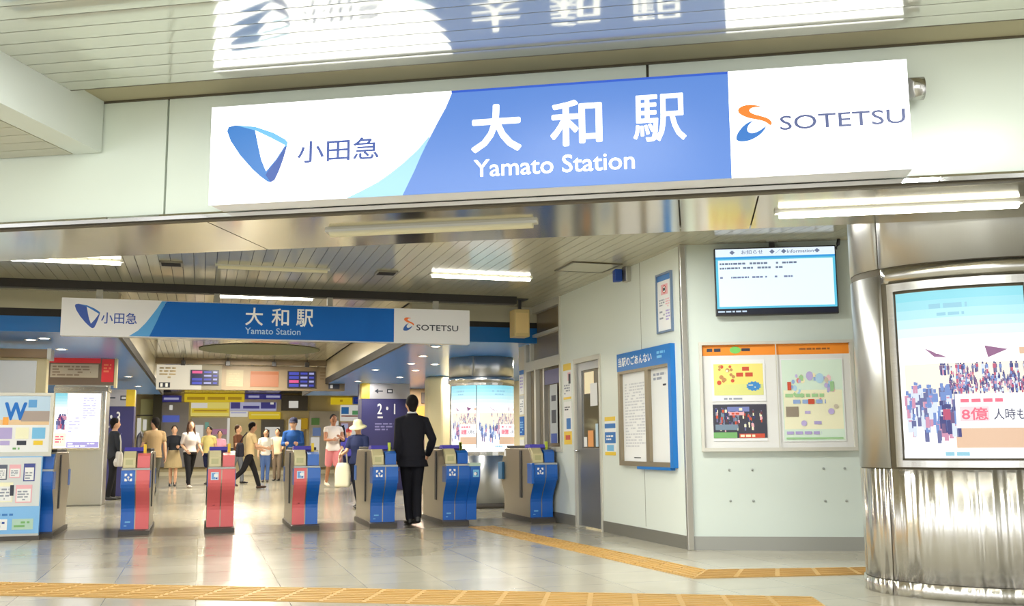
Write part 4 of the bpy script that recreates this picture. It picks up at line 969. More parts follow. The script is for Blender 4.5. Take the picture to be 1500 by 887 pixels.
far_sign('shop_sign', 'small yellow sign on the beige wall near the colourful poster', 'sign', (485, 582, 516, 592, YS), [(498, 585, 502, 588, YD)])
far_sign('shop_sign', 'small blue sign touching the navy column reading 2 and 1', 'sign', (518, 581, 531, 591, mat('sign_mid_blue', (40, 80, 180), 0.5, emit=.3)), [(520, 584, 529, 588, NS)])
far_sign('poster', 'blue, white and green poster high on the far wall behind the woman in the sunhat', 'poster', (499, 593, 529, 616, WS), [(500, 596, 511, 606, mat('poster_bright_blue', (70, 150, 226), 0.5, emit=.3)), (516, 601, 528, 607, mat('poster_bright_green', (130, 210, 140), 0.5, emit=.3)), (500, 608, 528, 610, PPK)])
far_sign('shop_window', 'grey shop front panel with a small lamp beside the dark pillar', 'shop front', (233, 589, 277, 684, DGG), [(248, 593, 253, 600, WS), (238, 608, 263, 618, mat('screen_far_blue', (90, 110, 210), 0.4, emit=.5))], dy=-.05)
far_sign('shop_window', 'dark shop panel with a bright square lamp under the second display', 'shop front', (412, 579, 451, 601, DG), [(423, 587, 437, 597, WS)])
far_sign('shop_window', 'dark doorway with a bright white counter behind the person in the white shirt', 'shop front', (381, 614, 416, 684, DG), [(388, 625, 410, 629, WS), (394, 629, 406, 660, WS)], dy=-.05)
far_sign('shop_window', 'bright white shop window behind the person in the blue hood', 'shop front', (419, 612, 446, 684, BEIGEB), [(422, 614, 441, 650, WS), (441, 612, 451, 628, YD)], dy=-.05)
far_sign('shop_window', 'pale shelves of the shop behind the walking woman with long hair', 'shop front', (278, 611, 336, 684, mat('shelf_grey', (170, 164, 160), 0.5)), [(300, 618, 306, 628, mat('shelf_mint', (150, 220, 200), 0.5, emit=.3)), (308, 628, 334, 636, mat('shelf_pink', (236, 160, 200), 0.5, emit=.3)), (332, 612, 337, 650, WS), (284, 622, 298, 650, WS)], dy=-.05)
far_sign('shop_window', 'shelves of colourful packets behind the person in pink shorts', 'shop front', (452, 602, 497, 684, mat('shelf_pale', (206, 200, 190), 0.5)), [(455, 640, 468, 666, WS), (458, 626, 470, 638, mat('shelf_blue', (140, 170, 226), 0.5, emit=.3)), (456, 612, 468, 622, PGR), (484, 616, 496, 640, WS)], dy=-.05)
far_sign('shop_window', 'pink and white shop front below the colourful poster', 'shop front', (498, 618, 560, 684, mat('shelf_rose', (236, 196, 206), 0.5)), [(500, 620, 510, 636, LVS), (522, 618, 529, 622, SRED), (512, 624, 528, 650, WS), (500, 645, 520, 660, mat('shelf_violet', (150, 120, 190), 0.5))], dy=-.05)
far_sign('shop_window', 'pale green shop panel beside the dark pillar', 'shop front', (202, 584, 226, 684, mat('panel_pale_green', (206, 208, 160), 0.5)), [(200, 607, 225, 609, DG), (200, 612, 207, 640, WS), (209, 614, 215, 630, WS)], dy=-.02)
struct(B().box(-1.72, -1.42, 39.1, 39.5, 0, ZI, mat('pillar_dark_olive', (64, 62, 44), 0.5)).build('column_dark'))
struct(B().box(-6.5, 7, 39.35, 39.4, 0.0, .14, mat('far_plinth', (240, 232, 204), 0.5)).build('baseboard_back'))
# to the right of the navy column: a beige pier with a bent face and an orange shop
ob = thing('shop_facade', 'warm brown shop front with an orange panel behind the man in the suit', 'shop front', (4.9, 26.0, 0))
b = B(); b.box(0, 1.55, 0, .3, 0, 2.5, mat('shop_tan', (176, 140, 96), 0.5)); b.build('wall', ob)
b = B(); b.box(.1, .9, -.04, 0, 1.55, 2.05, mat('shop_orange', (206, 140, 56), 0.5, emit=.15)); b.box(.55, .95, -.05, 0, 2.12, 2.4, mat('vent_dark', (90, 76, 66), 0.5)); b.rect(.65, .85, 2.18, 2.34, BEIGEB, -.052); b.build('sign_panel', ob)
b = B(); b.box(.1, .5, -.02, 0, 0, 1.5, mat('shop_mauve', (166, 140, 132), 0.4)); b.box(.6, 1.0, -.02, 0, 0, 1.5, mat('shop_mauve_dark', (130, 106, 100), 0.4)); b.build('door', ob)
b = B(); b.box(1.1, 1.45, -.025, 0, .75, 1.25, mat('shop_red_print', (226, 110, 80), 0.5, emit=.2)); b.build('red_panel', ob)
bp_ = B(); bp_.prism_xy([(4.62, 21.3), (4.9, 21.1), (5.2, 21.3), (5.2, 21.7), (4.62, 21.7)], 0, 2.5, BEIGE); struct(bp_.build('column_beige', bevel=.05))

# ================================================================== PEOPLE
def frame(d):
    d = d.normalized(); a = Vector((1, 0, 0)) if abs(d.x) < .9 else Vector((0, 1, 0))
    u = (a - d * a.dot(d)).normalized(); return u, d.cross(u)
class Soup:
    def __init__(s): s.v = []; s.f = []
    def rings(s, rings, cap=True):
        n = len(rings[0]); o = len(s.v)
        for r in rings: s.v += [tuple(p) for p in r]
        for i in range(len(rings) - 1):
            for k in range(n): s.f.append((o + i * n + k, o + i * n + (k + 1) % n, o + (i + 1) * n + (k + 1) % n, o + (i + 1) * n + k))
        s.f.append([o + k for k in range(n)][::-1]); s.f.append([o + (len(rings) - 1) * n + k for k in range(n)])
    def limb(s, pts, rads, n=12, ref=None):
        """rounded tube; rads entries are r or (ru, rv)"""
        pts = [Vector(p) for p in pts]; rr = [(r, r) if not isinstance(r, tuple) else r for r in rads]
        P = []; RR = []; D = []
        N = len(pts)
        dirs = []
        for i in range(N): dirs.append((pts[min(i + 1, N - 1)] - pts[max(i - 1, 0)]).normalized())
        r0 = sum(rr[0]) / 2; r1 = sum(rr[-1]) / 2
        for f, g in ((1.0, .15), (.75, .66), (.4, .92)): P.append(pts[0] - dirs[0] * r0 * f * .8); RR.append((rr[0][0] * g, rr[0][1] * g)); D.append(dirs[0])
        for i in range(N): P.append(pts[i]); RR.append(rr[i]); D.append(dirs[i])
        for f, g in ((.4, .92), (.75, .66), (1.0, .15)): P.append(pts[-1] + dirs[-1] * r1 * f * .8); RR.append((rr[-1][0] * g, rr[-1][1] * g)); D.append(dirs[-1])
        rings = []; u = None
        for p, r, d in zip(P, RR, D):
            if u is None: u = ref.copy() if ref else frame(d)[0]
            u = (u - d * u.dot(d)); u = u.normalized() if u.length > 1e-4 else frame(d)[0]
            v = d.cross(u)
            rings.append([p + u * r[0] * math.cos(2 * math.pi * k / n) + v * r[1] * math.sin(2 * math.pi * k / n) for k in range(n)])
        s.rings(rings)
    def ball(s, c_, rx, ry, rz, n=14, m=9, shape=None):
        rings = []
        for i in range(m + 1):
            t = -math.pi / 2 + math.pi * (i + .02) / (m + .04); rings.append([])
            for k in range(n):
                p = Vector((rx * math.cos(t) * math.cos(2 * math.pi * k / n), ry * math.cos(t) * math.sin(2 * math.pi * k / n), rz * math.sin(t)))
                if shape: p = shape(p)
                rings[-1].append(Vector(c_) + p)
        s.rings(rings)
    def bent(s, fn): s.v = [tuple(fn(Vector(p))) for p in s.v]; return s
    def fuse(s, name, m_, parent=None, voxel=.012, smooth=3, extra=None):
        me = bpy.data.meshes.new(name); me.from_pydata(s.v, [], s.f); me.update()
        o = bpy.data.objects.new(name, me); COL.objects.link(o)
        r = o.modifiers.new('union', 'REMESH'); r.mode = 'VOXEL'; r.voxel_size = voxel
        if smooth: q = o.modifiers.new('soft', 'SMOOTH'); q.factor = .5; q.iterations = smooth
        dg = bpy.context.evaluated_depsgraph_get(); dg.update()
        new = bpy.data.meshes.new_from_object(o.evaluated_get(dg)); old = o.data; o.modifiers.clear(); o.data = new; bpy.data.meshes.remove(old)
        if extra and extra.v:
            bm = bmesh.new(); bm.from_mesh(new); base = [bm.verts.new(p) for p in extra.v]
            for f in extra.f:
                try: bm.faces.new([base[i] for i in f])
                except ValueError: pass
            bm.to_mesh(new); bm.free()
        for p in new.polygons: p.use_smooth = True
        new.materials.clear(); new.materials.append(m_); new.name = name
        if parent: o.parent = parent
        return o

SKIN = mat('skin_tone', (214, 166, 134), 0.5); SKIND = mat('skin_tan', (176, 120, 88), 0.5)
HAIRB = mat('hair_black', (30, 26, 25), 0.75, spec=.2, bump=(.3, (120, 120, 10))); HAIRBR = mat('hair_brown', (72, 48, 37), 0.7, spec=.2, bump=(.3, (120, 120, 10)))
def cloth(name, col): return mat('cloth_' + name, col, 0.85, spec=.2, bump=(.35, (9, 9, 6)))

def person(label, x, gy, heading, h, top, bottom, hair='short', hairm=None, skin=None, shoes=(40, 38, 40), pose=None, voxel=.013, female=False, hat=None, group=None, suit=False, z0=0.0):
    P = dict(lean=0, hl=0, hr=0, kl=2, kr=2, sl=4, sr=4, al=9, ar=9, el=14, er=14, il=0, ir=0, hy=0, hp=0, nar=.02)
    P.update(pose or {})
    skin = skin or SKIN; hairm = hairm or HAIRB
    k = h / 1.75; wd = .93 if female else 1.0
    V = Vector
    pel = V((0, 0, .93))
    lean = R(P['lean'])
    def torso_bend(p):                  # bends everything above the pelvis forwards
        if p.z <= .93: return p
        t = min(1, (p.z - .93) / .25); a = lean * t; q = p - pel
        return pel + V((q.x, q.y * math.cos(a) + q.z * math.sin(a), q.z * math.cos(a) - q.y * math.sin(a)))
    def leg(sx, hip, knee):
        H0 = V((sx * .088 * wd, 0, .91)); a = R(hip); Kn = H0 + V((-sx * P['nar'], math.sin(a), -math.cos(a))) * .42
        c_ = a - R(knee); An = Kn + V((-sx * P['nar'], math.sin(c_), -math.cos(c_))) * .41
        return H0, Kn, An, c_
    LL, RL = leg(-1, P['hl'], P['kl']), leg(1, P['hr'], P['kr'])
    def arm(sx, fl, ab, el, inn):
        S0 = V((sx * .178 * wd, 0, 1.385)); a = R(fl); b_ = R(ab)
        u = V((sx * math.sin(b_), math.sin(a) * math.cos(b_), -math.cos(a) * math.cos(b_))).normalized()
        E_ = S0 + u * .275
        a2 = a + R(el); f = V((sx * (math.sin(b_) * .6 - math.sin(R(inn))), math.sin(a2), -math.cos(a2))).normalized()
        return S0, E_, E_ + f * .245, f
    LA, RA = arm(-1, P['sl'], P['al'], P['el'], P['il']), arm(1, P['sr'], P['ar'], P['er'], P['ir'])
    TS = [(.87, .158, .112, 0), (.93, .165, .118, .0), (1.02, .142, .102, .0), (1.12, .140, .100, .0), (1.24, .160, .112, .004), (1.33, .170, .112, .0), (1.385, .152, .096, -.005), (1.425, .112, .082, -.008), (1.46, .075, .066, -.01)]
    if female: TS = [(.87, .168, .115, 0), (.93, .168, .118, 0), (1.02, .13, .095, 0), (1.10, .122, .09, 0), (1.24, .142, .115, .012), (1.33, .150, .10, .002), (1.385, .134, .086, -.005), (1.425, .098, .074, -.008), (1.46, .068, .06, -.01)]
    def torso(s, off, zlo=0, zhi=9, flare=None):
        rings = []
        for z, rx, ry, oy in TS:
            if z < zlo or z > zhi: continue
            rings.append([V(((rx + off) * math.cos(2 * math.pi * i / 20), oy + (ry + off) * math.sin(2 * math.pi * i / 20), z)) for i in range(20)])
        if flare:
            for z, g in flare: rings.insert(0, [V(((.162 + off + g) * math.cos(2 * math.pi * i / 20), (.115 + off + g) * math.sin(2 * math.pi * i / 20), z)) for i in range(20)])
        q = Soup(); q.rings(rings); q.bent(torso_bend); o = len(s.v); s.v += q.v; s.f += [[i + o for i in f] for f in q.f]
    def armrad(s, A, off, frac=1.0, cuff=0):
        S0, E_, Wr, f = [torso_bend(p) if i < 3 else p for i, p in enumerate(A)]
        sh = S0 + (V((0, 0, 1.40)) - V((0, 0, S0.z))) * 0
        inner = torso_bend(V((A[0].x * .55, 0, 1.395)))
        pts = [inner, S0, S0.lerp(E_, .5), E_]; rd = [.058, .056, .047, .041]
        if frac > .99: pts += [E_.lerp(Wr, .35), Wr]; rd += [.041, .028]
        elif frac < .5: pts = pts[:2] + [S0.lerp(E_, frac)]; rd = rd[:2] + [.052]
        else: pts = pts[:2] + [S0.lerp(E_, .45), S0.lerp(E_, frac)]; rd = rd[:2] + [.05, .047]
        s.limb(pts, [r * (.92 if female else 1) + off for r in rd])
        return S0, E_, Wr
    def head_at(p):                     # turn and tilt of the head about the neck
        c0 = V((0, 0, 1.50)); q = (p - V((0, .004, 1.53))) * 1.06 + V((0, .004, .002)); a = R(P['hy']); b_ = R(P['hp'])
        q = V((q.x, q.y * math.cos(b_) + q.z * math.sin(b_), q.z * math.cos(b_) - q.y * math.sin(b_)))
        q = V((q.x * math.cos(a) - q.y * math.sin(a), q.x * math.sin(a) + q.y * math.cos(a), q.z))
        return torso_bend(c0 + q)
    # ---- the body, one surface
    s = Soup(); torso(s, 0)
    for (H0, Kn, An, c_) in (LL, RL):
        s.limb([H0, H0.lerp(Kn, .3), Kn, Kn.lerp(An, .3), An], [.083, .078, .052, .053, .036])
        fd = V((0, math.cos(c_ * .6), -abs(math.sin(c_)) * .3 if c_ < 0 else math.sin(c_) * .4)).normalized()
        s.limb([An - V((0, .03, .02)), An + fd * .08 - V((0, 0, .03)), An + fd * .17 - V((0, 0, .045))], [.02, (.018, .016), (.018, .01)], ref=V((1, 0, 0)))
    wr = []
    for A in (LA, RA): wr.append(armrad(s, A, 0))
    hs_ = Soup(); hs_.limb([V((0, -.008, 1.44)), V((0, .0, 1.50)), V((0, .008, 1.57))], [(.058, .056), (.052, .054), (.052, .056)])
    def hshape(p):
        if p.z < 0: t = -p.z / .118; p = V((p.x * (1 - .32 * t * t), p.y * (1 - .12 * t) + .012 * t, p.z))
        if p.y < 0: p = V((p.x, p.y * .98, p.z))
        return p
    hs_.ball((0, .006, 1.632), .074, .094, .118, 18, 12, hshape)
    hs_.limb([V((0, .094, 1.645)), V((0, .108, 1.615)), V((0, .100, 1.603))], [.009, .013, .011], 8)       # nose
    hs_.limb([V((-.02, .085, 1.572)), V((0, .091, 1.572)), V((.02, .085, 1.572))], [.008, .009, .008], 8)   # lips
    hs_.limb([V((-.045, .078, 1.662)), V((0, .09, 1.664)), V((.045, .078, 1.662))], [.009, .009, .009], 8)  # brow
    for sx in (-1, 1): hs_.ball((sx * .075, -.002, 1.625), .011, .02, .032, 8, 6)                          # ears
    hs_.bent(head_at); o_ = len(s.v); s.v += hs_.v; s.f += [[i + o_ for i in f] for f in hs_.f]
    # hands: palm, four unequal fingers and a thumb
    hands = Soup()
    for sx, (S0, E_, Wr) in ((-1, wr[0]), (1, wr[1])):
        d = (Wr - E_).normalized(); n_ = V((-sx, 0, 0)); n_ = (n_ - d * n_.dot(d)).normalized(); w_ = d.cross(n_) 
        if w_.y < 0: w_ = -w_
        s.limb([Wr, Wr + d * .03, Wr + d * .075], [(.026, .02), (.035, .017), (.037, .014)], ref=w_)
        for j, (off, L, rr) in enumerate(((.027, .070, .0085), (.009, .078, .009), (-.009, .073, .0085), (-.026, .058, .0075))):
            p0 = Wr + d * .07 + w_ * off; c1 = 14 + 4 * j; dirs = []
            pts = [p0]
            for a in (8, 8 + c1, 8 + 2 * c1):
                pts.append(pts[-1] + (d * math.cos(R(a)) + n_ * math.sin(R(a))) * L / 2.6)
            hands.limb(pts, [rr, rr, rr * .95, rr * .8], 6)
        p0 = Wr + d * .025 + w_ * .026; hands.limb([p0, p0 + (d * .7 + w_ * .6 + n_ * .35).normalized() * .035, p0 + (d * .9 + w_ * .35 + n_ * .4).normalized() * .065], [.012, .011, .009], 6)
    body = s.fuse('person', skin, None, voxel, 3, hands)
    tag(body, label, 'person', group)
    # ---- clothes
    tcol, sleeve, hem = top
    tm = cloth(*tcol); sh = Soup()
    fl = [(.93 - .04 * i, .012 * i * (.8 if not suit else .9)) for i in range(1, 1 + max(0, int(round((.89 - hem) / .04))))] if hem < .87 else None
    torso(sh, .016 if not suit else .024, 0 if hem < .9 else hem, 9, [(z, g) for z, g in (fl or []) if z < .87])
    for A in (LA, RA):
        if sleeve > 0: armrad(sh, A, .013 if not suit else .017, sleeve)
        else: armrad(sh, A, .006, .12)
    tp = sh.fuse('jacket' if suit else 'top', tm, body, voxel, 4)
    bk, bcol = bottom[0], bottom[1]; bm_ = cloth(*bcol); bs = Soup()
    if bk == 'skirt':
        zb = bottom[2]
        bs.rings([[V(((rx) * math.cos(2 * math.pi * i / 24) * (1 + .03 * math.cos(i * 2.1)), ry * math.sin(2 * math.pi * i / 24), z)) for i in range(24)] for z, rx, ry in ((zb, .25, .2), (zb + .15, .235, .185), (.8, .2, .155), (.95, .165, .125), (1.03, .15, .112))])
    else:
        torso(bs, .010, 0, 1.05)
        for (H0, Kn, An, c_) in (LL, RL):
            if bk == 'shorts': bs.limb([H0, H0.lerp(Kn, .4), H0.lerp(Kn, .86)], [.095, .096, .092])
            else: bs.limb([H0, H0.lerp(Kn, .35), Kn, Kn.lerp(An, .45), An + V((0, -.005, .0))], [.096, .092, .070, .064, .058 if not female else .046])
    bs.fuse('trousers' if bk == 'trousers' else bk, bm_, body, voxel, 4)
    for (H0, Kn, An, c_) in (LL, RL):
        fd = V((0, math.cos(c_ * .6), -abs(math.sin(c_)) * .3 if c_ < 0 else math.sin(c_) * .4)).normalized()
        q = Soup(); q.limb([An - V((0, .045, .045)), An + fd * .07 - V((0, 0, .05)), An + fd * .17 - V((0, 0, .062))], [(.042, .040), (.048, .036), (.043, .025)], ref=V((1, 0, 0))); q.limb([An + V((0, -.01, .02)), An - V((0, .02, .03))], [.046, .045])
        q.fuse('shoe', mat('shoe_%d_%d_%d' % shoes, shoes, .4), body, .009, 2)
    # ---- hair, eyes, hat
    hh = Soup()
    if hair != 'none':
        hh.ball((0, -.014, 1.664), .083, .098, .101, 18, 11, lambda p: V((p.x, p.y if p.y < 0 else p.y * .92, p.z if p.z > -.03 else p.z * .9)))
        if hair == 'long':
            hh.limb([V((0, -.05, 1.66)), V((0, -.075, 1.55)), V((0, -.085, 1.42)), V((0, -.09, 1.34))], [(.08, .05), (.085, .045), (.08, .035), (.06, .02)], 14, V((1, 0, 0)))
            for sx in (-1, 1): hh.limb([V((sx * .07, .01, 1.66)), V((sx * .08, .02, 1.55)), V((sx * .09, .045, 1.42)), V((sx * .085, .06, 1.34))], [.03, .028, .026, .014], 10)
        if hair == 'bun': hh.ball((0, -.115, 1.68), .04, .04, .04)
        if hair == 'short': hh.limb([V((0, -.055, 1.60)), V((0, -.062, 1.56))], [(.062, .035), (.05, .02)], 12, V((1, 0, 0)))
        hh.bent(head_at); hh.fuse('hair', hairm, body, voxel * .8, 2)
    for sx in (-1, 1):
        e = Soup(); e.ball((sx * .031, .086, 1.64), .013, .007, .006, 8, 6); e.bent(head_at)
        me = bpy.data.meshes.new('eye'); me.from_pydata(e.v, [], e.f); me.materials.append(DARKP); eo = bpy.data.objects.new('eye', me); COL.objects.link(eo); eo.parent = body
    if suit:                            # collar, cuffs and a centre vent seam
        q = Soup(); q.rings([[torso_bend(V((rx * math.cos(2 * math.pi * i / 20), -.004 + ry * math.sin(2 * math.pi * i / 20), z))) for i in range(20)] for z, rx, ry in ((1.45, .078, .072), (1.49, .068, .068), (1.515, .064, .066))])
        q.fuse('shirt_collar', cloth('shirt_white', (226, 226, 232)), body, .009, 1)
        q = Soup(); q.rings([[torso_bend(V((rx * math.cos(2 * math.pi * i / 20), -.006 + ry * math.sin(2 * math.pi * i / 20), z))) for i in range(20)] for z, rx, ry in ((1.43, .125, .092), (1.465, .092, .083), (1.49, .076, .076))])
        q.fuse('jacket_collar', tm, body, .009, 1)
        for A in (wr[0], wr[1]):
            d = (A[2] - A[1]).normalized(); q = Soup(); q.limb([A[2] - d * .03, A[2] + d * .004], [.034, .034]); q.fuse('shirt_cuff', cloth('shirt_white', (226, 226, 232)), body, .008, 1)
    # ---- stand it on the floor
    body.scale = (k, k, k); body.rotation_euler = (0, 0, R(heading))
    low = min(LL[2].z, RL[2].z) - .088
    body.location = (x, gy, z0 - low * k)
    body['_k'] = k
    if hat: 
        hm = mat('hat_' + hat[0], hat[1], .8, bump=(.4, (30, 30, 30))); q = Soup()
        N = 24
        prof = [(.088, 1.665), (.086, 1.72), (.07, 1.765), (.03, 1.78)] if hat[2] == 'sun' else [(.090, 1.655), (.089, 1.71), (.072, 1.755), (.03, 1.772)]
        hb = B()
        if hat[2] == 'sun':
            pr_ = [(.165, 1.625), (.168, 1.63), (.12, 1.66), (.091, 1.675)] + prof[1:] + [(.002, 1.782)]; inn = [(.16, 1.622), (.118, 1.652), (.086, 1.665), (.085, 1.70)]
        else:
            pr_ = [(.093, 1.65)] + prof + [(.002, 1.774)]; inn = [(.086, 1.65), (.084, 1.70)]
        allp = inn[::-1] + pr_
        for r_, z in allp: q.v += [tuple(head_at(V((r_ * math.cos(2 * math.pi * i / N), -.008 + r_ * 1.12 * math.sin(2 * math.pi * i / N), z)))) for i in range(N)]
        for a in range(len(allp) - 1):
            for i in range(N): q.f.append((a * N + i, a * N + (i + 1) % N, (a + 1) * N + (i + 1) % N, (a + 1) * N + i))
        q.f.append([i for i in range(N)][::-1])
        if hat[2] == 'cap':
            o_ = len(q.v); pts = [V((-.07, .075, 1.665)), V((.07, .075, 1.665)), V((.05, .15, 1.65)), V((-.05, .15, 1.65))]
            q.v += [tuple(head_at(p)) for p in pts] + [tuple(head_at(p + V((0, 0, .008)))) for p in pts]
            q.f += [[o_ + i for i in f] for f in ((3, 2, 1, 0), (4, 5, 6, 7), (0, 1, 5, 4), (1, 2, 6, 5), (2, 3, 7, 6), (3, 0, 4, 7))]
        me = bpy.data.meshes.new('hat'); me.from_pydata(q.v, [], q.f); me.materials.append(hm)
        for p in me.polygons: p.use_smooth = True
        ho = bpy.data.objects.new('hat', me); COL.objects.link(ho); ho.parent = body
    return body, wr, torso_bend

def bag(label, name, body, pt, size, col, strap=None, cat='bag', rot=0):
    k = body['_k']; Mx = Matrix.Translation(body.location) @ Matrix.Rotation(body.rotation_euler.z, 4, 'Z') @ Matrix.Scale(k, 4)
    p = Mx @ Vector(pt)
    g = thing(name, label, cat, p, body.rotation_euler.z + rot)
    m_ = cloth(*col); w_, d_, h_ = size
    s = Soup(); n = 20
    rings = []
    for z, f in ((0, .86), (.06, 1.0), (.5, 1.02), (.85, .92), (1.0, .66)):
        rings.append([Vector((math.copysign(abs(math.cos(2 * math.pi * i / n)) ** .6, math.cos(2 * math.pi * i / n)) * w_ / 2 * f, math.copysign(abs(math.sin(2 * math.pi * i / n)) ** .6, math.sin(2 * math.pi * i / n)) * d_ / 2 * f, z * h_)) for i in range(n)])
    s.rings(rings); s.fuse('body', m_, g, .012, 2)
    s = Soup(); s.limb([(0, -d_ * .5, h_ * .15), (0, -d_ * .53, h_ * .3), (0, -d_ * .5, h_ * .42)], [(w_ * .34, .03), (w_ * .36, .035), (w_ * .33, .025)], ref=Vector((1, 0, 0))); s.fuse('pocket', m_, g, .01, 1)
    if strap:
        for st_ in strap:
            b = B(); b.tube(st_, .014, m_, 8); b.build('strap', g)
    return g

# the man in the dark suit, walking through the gate away from the viewer
suit, wr_, _ = person('man in a dark suit walking away through the gates, seen from behind', 2.675, 13.32, 3, 1.70, (('suit_dark', (34, 34, 42)), 1.0, .74), ('trousers', ('suit_trouser', (28, 28, 35))), 'short', pose=dict(hl=5, kl=4, hr=-9, kr=14, sl=-4, al=5, el=10, sr=2, ar=25, er=34, ir=22, hy=-4, lean=2, nar=.085), voxel=.0085, suit=True, shoes=(26, 25, 28))
def at_floor(px, gy): p = at(px, 700, gy); return p.x
pp = []
b_, w_, t_ = person('person in dark clothes standing beside the navy column reading 1 and 3', at_floor(165, 22), 22, -70, 1.63, (('charcoal', (52, 54, 60)), 1.0, .85), ('trousers', ('black', (34, 33, 36))), 'short', pose=dict(sl=10, el=40, sr=6, er=20, hl=4, hr=-6))
bag('pale bag carried by the person in dark clothes at the navy column', 'shoulder_bag', b_, (.22, .05, .70), (.26, .12, .3), ('bag_pale', (214, 208, 200)), [[(-.1, 0, .28), (-.08, 0, .5), (0, 0, .62), (.08, 0, .5), (.1, 0, .28)]])
b_, w_, t_ = person('person in a khaki shirt walking away just behind the blue and red gate', at_floor(224, 23.5), 23.5, 18, 1.70, (('khaki', (168, 142, 106)), .6, .82), ('trousers', ('grey_olive', (104, 102, 92))), 'short', pose=dict(hl=-18, kl=18, hr=16, kr=6, sl=20, el=40, sr=-10, er=14, hy=30))
bag('grey and black rucksack worn in front by the person in the khaki shirt', 'rucksack', b_, (-.16, .27, 1.0), (.3, .18, .4), ('bag_grey', (150, 146, 148)), [[(-.1, -.08, .3), (-.12, -.2, .42), (-.1, -.3, .3)]])
person('woman in a black cardigan and khaki skirt facing the gates', at_floor(253, 29), 29, 180, 1.62, (('black_knit', (40, 42, 48)), 1.0, .95), ('skirt', ('khaki_skirt', (170, 150, 112)), .52), 'bun', female=True, pose=dict(sl=20, el=70, il=20, sr=10, er=30, hl=6, hr=-4))
b_, w_, t_ = person('long-haired woman in a white blouse and black trousers striding towards the viewer', at_floor(277, 27.5), 27.5, 200, 1.72, (('blouse_white', (226, 214, 208)), .8, .9), ('trousers', ('black', (34, 33, 36))), 'long', HAIRBR, female=True, shoes=(190, 180, 170), pose=dict(hl=-16, kl=10, hr=14, kr=4, sl=14, el=30, sr=-8, er=60, ir=20))
person('person in a yellow top and navy shorts behind the all red gate', at_floor(304, 30), 30, 150, 1.62, (('yellow_cream', (228, 212, 138)), .5, .92), ('shorts', ('navy', (40, 44, 80))), 'short', pose=dict(hl=10, kl=8, hr=-14, kr=14, sl=-12, sr=16, er=30))
person('person in a brown top walking just behind the man in the beige shirt', at_floor(347, 30), 30, 240, 1.66, (('brown', (110, 72, 54)), .6, .88), ('trousers', ('slate', (112, 116, 124))), 'short', HAIRBR, pose=dict(hl=12, kl=6, hr=-14, kr=16, sl=-10, sr=16, er=40))
b_, w_, t_ = person('person in a beige shirt and black trousers striding across the hall', at_floor(364, 26), 26, -75, 1.70, (('beige', (212, 186, 140)), .6, .88), ('trousers', ('black', (34, 33, 36))), 'short', shoes=(70, 48, 40), pose=dict(hl=24, kl=6, hr=-24, kr=24, sl=26, el=46, sr=22, er=60, lean=6))
bag('dark bag slung behind the striding person in the beige shirt', 'shoulder_bag', b_, (.0, -.24, .86), (.3, .16, .34), ('bag_dark', (46, 46, 56)), [[(-.1, 0, .3), (-.12, .12, .5), (-.1, .2, .6)]])
person('person in a white T-shirt and jeans facing the gates', at_floor(388, 31), 31, 180, 1.55, (('tee_white', (244, 240, 230)), .5, .86), ('trousers', ('denim', (92, 120, 180))), 'short', pose=dict(sl=4, sr=4, hl=4, hr=-4))
person('dark-haired person in a cream top behind the blue-hooded person', at_floor(405, 32), 32, 160, 1.58, (('cream', (232, 216, 180)), .6, .86), ('trousers', ('taupe', (132, 116, 100))), 'short', pose=dict(sl=10, el=60, sr=8, er=30))
person('person in a blue hooded top and navy cap just behind the red and blue gate', at_floor(428, 23), 23, 170, 1.66, (('royal_blue', (42, 84, 150)), 1.0, .84), ('trousers', ('olive_grey', (120, 118, 104))), 'short', hat=('navy', (40, 42, 70), 'cap'), pose=dict(sl=16, el=80, il=26, sr=16, er=80, ir=26, hl=6, hr=-6))
b_, w_, t_ = person('tall person in a white vest and pink shorts holding one arm across the chest', at_floor(487, 26), 26, 190, 1.84, (('vest_white', (236, 226, 216)), .2, .84), ('shorts', ('pink', (222, 138, 142))), 'short', skin=SKIND, shoes=(214, 206, 186), pose=dict(hl=10, kl=4, hr=-12, kr=14, sl=22, el=86, il=50, sr=20, er=70, ir=40))
bag('black rucksack on the shoulder of the tall person in pink shorts', 'rucksack', b_, (-.24, -.25, 1.08), (.28, .18, .42), ('bag_black', (36, 36, 44)), [[(-.08, .08, .36), (-.04, .2, .42), (.02, .3, .3), (.03, .3, .1)]])
person('small figure in a violet top and red hat between the pink shorts and the sunhat', at_floor(510, 28), 28, 175, 1.5, (('violet_blue', (84, 80, 180)), .6, .86), ('trousers', ('navy', (40, 44, 80))), 'short', HAIRBR, hat=('red', (176, 60, 60), 'cap'), pose=dict(sl=10, el=40, sr=6, er=20))
b_, w_, t_ = person('woman in a pale wide-brimmed sunhat and navy top behind a blue gate', at_floor(524, 17.2), 17.2, 150, 1.46, (('navy_top', (40, 48, 84)), .7, .88), ('trousers', ('dark_navy', (30, 32, 46))), 'bun', female=True, hat=('straw', (232, 224, 178), 'sun'), pose=dict(hl=6, hr=-10, kr=8, sl=10, el=30, sr=20, er=50, hp=16))
bag('white bag carried low by the woman in the sunhat', 'shoulder_bag', b_, (.28, .1, .42), (.26, .14, .4), ('bag_white', (232, 228, 204)), [[(-.08, 0, .36), (-.06, 0, .55), (0, 0, .64), (.06, 0, .55), (.08, 0, .36)]])
person('small person in pink and black far off by the shelves of the shop', at_floor(320, 34), 34, 180, 1.55, (('soft_pink', (236, 170, 196)), .6, .9), ('trousers', ('black', (34, 33, 36))), 'short', female=True, pose=dict(sl=10, el=50))

# ================================================================== LIGHT
W = bpy.data.worlds.new('daylight'); S.world = W; W.use_nodes = True
nt = W.node_tree; bg = nt.nodes['Background']
